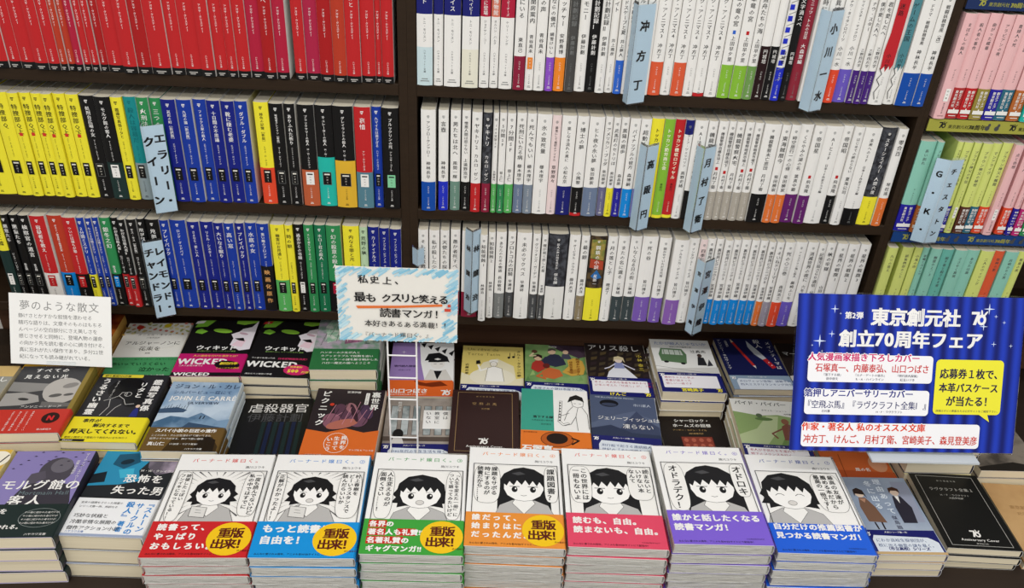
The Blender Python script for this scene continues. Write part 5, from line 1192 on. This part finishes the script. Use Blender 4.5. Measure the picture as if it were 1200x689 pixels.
def b_fear(S, w, b):
    S.vert('『ストーン', 97, b - 2, 10.6, '2484cc', .03, 10.8, 2); S.vert('サークルの', 84, b - 6, 10.6, '2484cc', .03, 11, 2); S.vert('殺人』', 71, b - 4, 10.6, '2484cc', .03, 11, 2); S.vert('著者', 71, b - 38, 9, '2484cc', .03, 9.6, 2)
    for i, q in enumerate(['巧妙な伏線と', '冷酷非情な展開の', '傑作アクション小説']): S.text(q, 6, b - 34 - i * 10.5, 7.4, 'text-grey', .01)
    S.text('全米の話題をさらった待望の', 6, b - 10, 4.2, 'text-grey'); S.text('シリーズ第一作、邦訳なる', 6, b - 17, 4.2, 'text-grey'); S.rect(0, .5, w, 4.4, '9aa6c0'); S.text('ハヤカワ文庫', 6, 6, 4, '4a70b0')
stack('paperback_novel', 'book', 'fear', C['fear'], 'blue-painted novels with white band', 'black and blue painted novel with deep white band of blue writing', 'd8dce4', None, b_fear, 'f0f1f2', 66, n=3, tt=22)

# ---- neighbours only partly in sight
@cover('c8481f')
def fiery(S, w, h):
    S.poly([(0, 157), (106, 157), (106, 90), (60, 110), (0, 80)], 'photo:e07a24:7a1c14:18'); S.ring(30, 96, 26, 12, 3, W_); S.text('火', 70, 100, 18, W_, .03); S.rect(0, 0, 106, 60, 'd8a832'); S.text('一本の木', 6, 34, 16, K_, .04)
FLAT['fiery'] = (-653, -6, -255, 2.5, 106, 157)
stack('paperback_novel', 'book', 'fiery', C['fiery'], 'fiery orange novels', 'fiery orange and red novel half hidden behind the grey-lettered note card', 'd0a050', None, floor_z=-321, n=3)
@cover('9b9a92')
def mist(S, w, h):
    S.poly([(0, 157), (106, 157), (106, 130), (0, 134)], 'd8b878'); S.text('し', 88, 118, 14, W_, .02); S.text('へ', 84, 96, 14, W_, .02); S.poly([(0, 0), (106, 0), (106, 60), (0, 72)], '6a655e')
FLAT['mist'] = (-754, -163, -252, 3, 106, 157)
stack('paperback_novel', 'book', 'mist', C['mist'], 'hazy grey novels', 'hazy grey novel with white script, half seen beside the red-banded portrait novel', 'b0a890', None, floor_z=-321, n=4)
@cover('d8b048')
def ochre(S, w, h): S.ell(92, 138, 16, 16, 'f0ead8'); S.line([(80, 120), (98, 132), (104, 146)], 2, K_); S.poly([(40, 40), (90, 60), (100, 100), (60, 110)], '8a5a2a')
FLAT['ochre'] = (-687, -335, -266, 2, 106, 157)
stack('paperback_novel', 'book', 'ochre', C['ochre'], 'ochre novels', 'ochre yellow novel peeking out beside the purple thinker novel', 'd8c890', None, n=4)
@cover('2b2220')
def murder(S, w, h): S.text('マーダー', 6, 112, 12, W_, .02); S.poly([(0, 50), (60, 70), (105, 50), (105, 0), (0, 0)], 'photo:d8d4cc:8a8680:20'); S.ell(60, 130, 22, 10, '4a3a34')
FLAT['murder'] = (590, 14, -283, 0, 105, 148)
stack('paperback_novel', 'book', 'murder', C['murder'], 'dark brown novels', 'dark brown novel peeking out at the edge of the blue sign beside navy knife novel', 'c8c0b4', None, n=4)
@cover('d86a34')
def orange_face(S, w, h):
    S.poly([(0, 0), (105, 0), (105, 22), (0, 26)], 'c0562a'); S.text('風の名', 46, 24, 8, W_, .02); S.ell(86, 40, 14, 18, 'e0a07a'); S.text('創元推理文庫', 40, 5, 5, W_, .02); S.line([(26, 0), (30, 60)], 1, '8a3a1a')
FLAT['orange_face'] = (597, -151, -318, 0, 105, 148)
stack('paperback_novel', 'book', 'orange_face', C['orange_face'], 'burnt-orange novels', 'burnt-orange novel showing its foot below the blue sign', 'd86a34', None, n=2)
@cover('3a3552')
def dusk(S, w, h): S.poly([(0, 0), (105, 0), (105, 50), (0, 60)], 'e8dca8'); S.ell(50, 100, 30, 24, '6a5a7a')
FLAT['dusk'] = (710, -139, -212, 0, 105, 148)
stack('paperback_novel', 'book', 'dusk', C['dusk'], 'dusky violet novels', 'dusky violet novel under the clear foot of the blue sign', 'd8d0c4', None, n=7, tt=20)
@cover('photo:4a443e:8a8074:22')
def sepia(S, w, h): S.ell(40, 60, 20, 12, 'a86a4a'); S.text('ＡＶＡＮＴ', 4, 92, 8, W_); S.poly([(0, 8), (60, 20), (105, 8), (105, 0), (0, 0)], '2a2622')
FLAT['sepia'] = (828, -139, -300, 0, 105, 148)
stack('paperback_novel', 'book', 'sepia', C['sepia'], 'sepia photo novels', 'sepia photo novel stacked at the right of the blue sign', 'd8ccb4', None, n=3)
@cover('photo:c9a270:b89060:14')
def kraft(S, w, h): S.text('東京創元社文庫', 20, 96, 8, '9a7446', .01); S.text('記念復刊フェア', 26, 84, 6.6, '9a7446'); S.text('全五冊', 40, 74, 5, '9a7446')
FLAT['kraft'] = (833, -290, -325, -3, 105, 148)
stack('paperback_novel', 'book', 'kraft', C['kraft'], 'plain kraft-brown books', 'plain kraft-brown book lying right of the black anniversary novel', 'd0b288', None, n=2)

# ------------------------------------------------------------------ folded author dividers in clear sleeves
def divider(label, x, zb, zt, lw, rw, ltext=(), rtext=(), ls=9, rs=14.5):
    t = empty('author_divider', (x, -18, zb)); h = zt - zb
    def vee(m, off, z0, z1, c):
        a, r, b = (-lw[0], lw[1]), (0, -off), (rw[0], rw[1])
        th = .45
        L = [a, r, b, (b[0], b[1] + th), (0, -off + th * 1.4), (a[0] + .01, a[1] + th)]
        m.prism(L, 'z', z0, z1, c)
    m = MB(); vee(m, 0, 0, h, 'tag-blue')
    for wing, cols, sz, sgn in ((lw, ltext, ls, -1), (rw, rtext, rs, 1)):
        if not cols: continue
        L = math.hypot(*wing)
        u = (wing[0] / L, sgn * wing[1] / L, 0)
        o = (0, 0, 0) if sgn > 0 else (-wing[0], wing[1], 0)
        S = Sheet(m, o, u, (0, 0, 1), .12)
        for i, q in enumerate(cols):
            xx = L / 2 + (len(cols) - 1) * L * .25 - i * L * .5
            adv = (h - 14) / max(len(q), 4 if len(cols) > 1 else len(q))
            S.vert(q, xx, h - 8, min(sz, adv * 1.25), K_, .045, adv, 2)
    m.build('card', t)
    m = MB(); vee(m, .7, -1.5, h + 4, 'white'); m.build('clear_sleeve', t, True)
    tag(t, label, 'divider', 'pale blue author dividers')
divider('pale blue author divider with two columns of kana among yellow and blue paperbacks, second row', -478, -13, 122, (3, 14), (27, 13), (), ['エラリー・', 'クイーン'], rs=15.5)
divider('pale blue author divider with two kana columns in the third row, before bright-blue paperbacks', -509, -199, -64, (3, 14), (26, 13), (), ['レイモンド・', 'チャンドラー'], rs=15)
divider('pale blue author divider with three large characters in the middle top row', 199, 183, 317, (4, 14), (26, 14), (), ['冲方丁'], rs=15.5)
divider('pale blue author divider with four characters in the middle top row, beside orange-red banded paperback', 456, 183, 320, (9, 15), (22, 14), (), ['小川一水'], rs=15)
divider('pale blue author divider in the second row just before yellow, lime and red spines', 237, -14, 120, (8, 15), (19, 14), (), ['高殿円'], rs=14.5)
divider('pale blue author divider in the second row just before five greige-banded spines', 320, -14, 121, (8, 15), (20, 14), (), ['月村了衛'], rs=14.5)
divider('pale blue author divider lettered on both faces, beside the hand-lettered crayon card', -10, -173, -27, (11, 14), (13, 14), ['林譲治'], ['林譲治'], 10.5, 12.5)
divider('pale blue author divider hanging among azure-banded spines in the bottom middle row', 353, -201, -66, (9, 15), (18, 14), ['宮澤伊織'], ['宮澤伊織'], 8, 14)
divider('pale blue author divider with letters G and K among lemon and aqua spines', 683, -17, 119, (17, 9), (22, 5), ['Ｇ・Ｋ・'], ['チェスタトン'], 12, 10)
divider('small blank pale blue divider peeking above the crayon-bordered card', -94, -88, -60, (8, 10), (10, 10))

# ------------------------------------------------------------------ shelf-edge strips of the last bookcase
def strip(z0, z1, c, ink, label):
    m = MB(); m.box(642, .7, z0, 1370, 1.9, z1, c)
    S = Sheet(m, (642, .7, z0), (1, 0, 0), (0, 0, 1), .05)
    H = z1 - z0
    for k in range(7):
        x = 16 + k * 104
        S.seventy(x, H * .28, H * .5, ink, c); S.text('東京創元社 創立', x + 14, H * .3, H * .34, ink, .01, 'l', None); S.text('70周年', x + 44, H * .26, H * .46, ink, .02)
        for j in range(2): S.ell(x + 72 + j * 14, H * .4, 3.4, H * .2, 'dark-grey'); S.ell(x + 74 + j * 14, H * .66, 2, H * .14, 'dark-grey')
    tag(m.build('shelf_strip'), label, 'shelf strip', 'printed shelf-edge strips')
strip(156, 174, 'olive', K_, 'olive printed shelf-edge strip under the pink paperbacks')
strip(-26, -8.6, '173f7c', 'olive', 'deep blue printed shelf-edge strip under the lemon and aqua paperbacks')
strip(328, 345, '1c2f5c', 'olive', 'dark blue shelf-edge strip above the pink paperbacks')

# ------------------------------------------------------------------ hand-lettered crayon card on its wire stand
t = empty('wire_display_stand', (-99.5, -217, -281))
for sx in (-19.5, 19.5):
    m = MB(); m.tube([(sx, -26, 1.4), (sx, -2, 1.4), (sx, 0, 4), (sx, 0, 250)], 1.3, 'f1f0ee'); m.build('post', t)
for z in (22, 56, 92, 130, 168, 206, 244):
    m = MB(); m.tube([(-19.5, -1.6, z), (19.5, -1.6, z)], 1.1, 'f1f0ee'); m.build('rung', t)
m = MB(); m.tube([(-19.5, -26, 1.4), (19.5, -26, 1.4)], 1.3, 'f1f0ee'); m.build('foot', t)
tag(t, 'white wire ladder stand holding up the crayon-bordered card', 'stand')

t = empty('promotional_card', (-103, -223, -86))
m = MB(); w, h = 156, 113
m.box(-w / 2, -.5, 0, w / 2, .5, h, 'f4f1e8')
S = Sheet(m, (-w / 2, -.5, 0), (1, 0, 0), (0, 0, 1))
rnd = random.Random(4)
for i in range(210):
    e = i % 4; q = rnd.random(); L = rnd.uniform(7, 19); c = ['a6d6ea', '8fcbe4', 'bfe2ee', 'cdebf2'][rnd.randrange(4)]
    if e == 0: x, y = q * w, h - rnd.uniform(1, 9)
    elif e == 1: x, y = q * w, rnd.uniform(1, 8)
    elif e == 2: x, y = rnd.uniform(1, 11), q * h
    else: x, y = w - rnd.uniform(1, 18) * (1 - abs(q - .4)), q * h
    x0, y0, x1, y1 = x - L * .38, y - L * .3, x + L * .38, y + L * .3
    S.k = .06 + i * .004
    S.line([(max(1, min(w - 1, x0)), max(1, min(h - 1, y0))), (max(1, min(w - 1, x1)), max(1, min(h - 1, y1)))], rnd.uniform(1.8, 3.6), c)
S.k = .8
def brush(s, x, y, sz, c=K_, b=.02, adv=None):
    for i, ch in enumerate(s):
        if ch == ' ': continue
        S.text(ch, x + i * (adv or sz), y + rnd.uniform(-.5, .5), sz * rnd.uniform(.9, 1.06), c, b, 'l', None, rnd.uniform(-6, 5), 2)
brush('私史上、', 28, 90, 13, K_, .018, 15.5)
S.poly([(24, 55), (80, 57), (136, 61), (136, 57.5), (80, 53.5), (26, 51)], 'ec7a3a')
brush('最も', 22, 62, 15, K_, .024, 15); brush('クスリと笑える', 57, 63, 14.5, K_, .024, 12.2)
brush('読書マンガ！', 54, 40, 14.5, K_, .018, 14.2)
brush('本好きあるある満載！！', 34, 25, 10.5, K_, .012, 10.3)
brush('『バーナード嬢曰く。』', 30, 9, 8.2, 'text-grey', .0, 8.4)
S.rect(143, 58, 147, 62, 'd8503c'); S.rect(139, 51, 147, 55.5, 'd8503c')
m.build('card', t)
tag(t, 'hand-lettered white card with sky-blue crayon border and orange underline', 'card')

# ------------------------------------------------------------------ grey-lettered note card
t = empty('note_card', (-637, -90, -243.5)); t.rotation_euler = (math.radians(-23), math.radians(1.0), 0)
m = MB(); w, h = 152, 110
m.box(-w / 2, -.4, 0, w / 2, .4, h, 'f5f4f0')
S = Sheet(m, (-w / 2, -.4, 0), (1, 0, 0), (0, 0, 1))
S.text('夢のような散文', 15, 86, 16, '8c8c8a', .0, 'l', 17.2, 0, 2)
for i, q in enumerate(['静けさとかすかな叙情を漂わせる', '精巧な語りは、文章そのものはもちろ', 'んページの空白部分にさえ美しさを', '感じさせると同時に、登場人物の運命', 'の向かう先を読む者の心に焼き付ける。', '真に忘れがたい傑作であり、多分22世', '紀になっても読み継がれている。']):
    S.text(q, 13, 73 - i * 10.6, 7.6, '7c7c7a', .0, 'l', 127.0 / 17.2)
m.build('card', t)
m = MB(); m.box(-22, -1.6, -2.5, 22, -.6, 6, 'white'); m.build('clear_clip', t, True)
tag(t, 'white note card with rows of grey handwriting, leaning over the portrait novel', 'card')

# ------------------------------------------------------------------ blue curtain sign
t = empty('promotional_sign', (434, -288, -203)); t.rotation_euler = (math.radians(-25.5), math.radians(-.7), 0)
Ri = t.rotation_euler.to_matrix().inverted()
w, h = 312, 216
m = MB(); m.box(0, -1, 0, w, 1, h, '1b3cb4'); 
S = Sheet(m, (0, -1, 0), (1, 0, 0), (0, 0, 1))
S.rect(0, 0, w, h, 'curtain:0b1868:1d3ab4')
for (x, y, r) in ((50, 196, 6), (32, 152, 9), (48, 162, 5), (22, 146, 2), (36, 138, 2), (262, 200, 8), (272, 190, 3), (256, 176, 6), (272, 152, 4), (296, 150, 3), (20, 130, 3), (58, 190, 2), (284, 182, 3), (246, 190, 2)): S.star(x, y, r, 'dbe8ff')
def outlined(q, x, y, sz, c, adv, al='l', o='fbfbfb'):
    S.text(q, x, y, sz, o, .1, al, adv, 0, 2); S.text(q, x, y, sz, c, .03, al, adv, 0, 2)
S.text('第2弾', 64, 184, 10, W_, .03, 'l', 10, 0, 2)
S.text('東京創元社', 100, 177, 25, W_, .045, 'l', 24.6, 0, 3); S.seventy(238, 178, 18, W_, '2040c0')
S.text('創立70周年フェア', 58, 147, 24.5, W_, .04, 'l', 24.4, 0, 3)
S.rrect(18, 96, 190, 134, 5, 'f6f5f6'); outlined('人気漫画家描き下ろしカバー', 17, 126, 11.8, 'd0236c', 11.9)
S.text('石塚真一、内藤泰弘、山口つばさ', 28, 111, 12.5, 'cf3a3a', .015, 'l', None, 0, 2, .84)
for i, (a, b_) in enumerate((('『落下する緑』', '田中啓文'), ('『ルナ・ゲートの彼方』', 'R・A・ハインライン'), ('『現代詩人探偵』', '紅玉いづき'))): S.text(a, 52 + i * 52, 104.5, 4.1, '3a3a50', .0, 'c'); S.text(b_, 52 + i * 52, 99, 4.1, '3a3a50', 0, 'c')
S.rrect(16, 51, 188, 86, 5, 'f6f5f6'); outlined('箔押しアニバーサリーカバー', 15, 76.5, 11.6, '2a2f86', 11.6)
S.text('『空飛ぶ馬』『ラヴクラフト全集Ⅰ』', 15, 60.5, 12, '2a2f6a', .01, 'l', None, 0, 2, .86); S.text('北村薫', 46, 54.2, 4, '3a3a50', 0, 'c'); S.text('H・P・ラヴクラフト', 134, 54.2, 4, '3a3a50', 0, 'c')
S.rrect(14, 6, 262, 40, 5, 'f6f5f6'); outlined('作家・著名人 私のオススメ文庫', 14, 29.5, 12, 'e0482c', 12)
S.text('冲方丁、けんご、月村了衛、宮崎美子、森見登美彦', 17, 12, 13.2, 'cf3a2c', .015, 'l', None, 0, 2, .8)
S.rrect(194, 54, 288, 130, 6, 'f0e93a'); S.poly([(256, 56), (270, 56), (274, 44)], 'f0e93a')
S.text('応募券１枚で、', 200, 105, 14.6, '2a2440', .03, 'l', None, 0, 2, .86); S.text('本革パスケース', 200, 86, 13.6, '2a2440', .03, 'l', None, 0, 2, .87); S.text('が当たる！', 211, 67, 14.6, '2a2440', .03, 'l', None, 0, 2, .9)
S.text('詳細はオビの裏面または公式サイトをご確認下さい。', 198, 57.5, 3.6, '4a4a50', 0, 'l', 3.7)
m.build('poster', t)
m = MB(); m.box(-2, 1.2, -2, w + 2, 3.0, h + 2, 'white'); m.build('clear_holder', t, True)
m = MB(); pts = []
for z in (-6.5, -3.6):
    for (x, y) in ((112, -14), (262, -14), (262, 112), (112, 112)): pts.append(tuple(Ri @ Vector((x, y, z))))
m.add(pts, [(0, 3, 2, 1), (4, 5, 6, 7), (0, 1, 5, 4), (1, 2, 6, 5), (2, 3, 7, 6), (3, 0, 4, 7)], 'cdd3d7'); m.build('foot', t)
tag(t, 'large deep-blue curtain-patterned promotional sign with yellow speech bubble', 'sign')
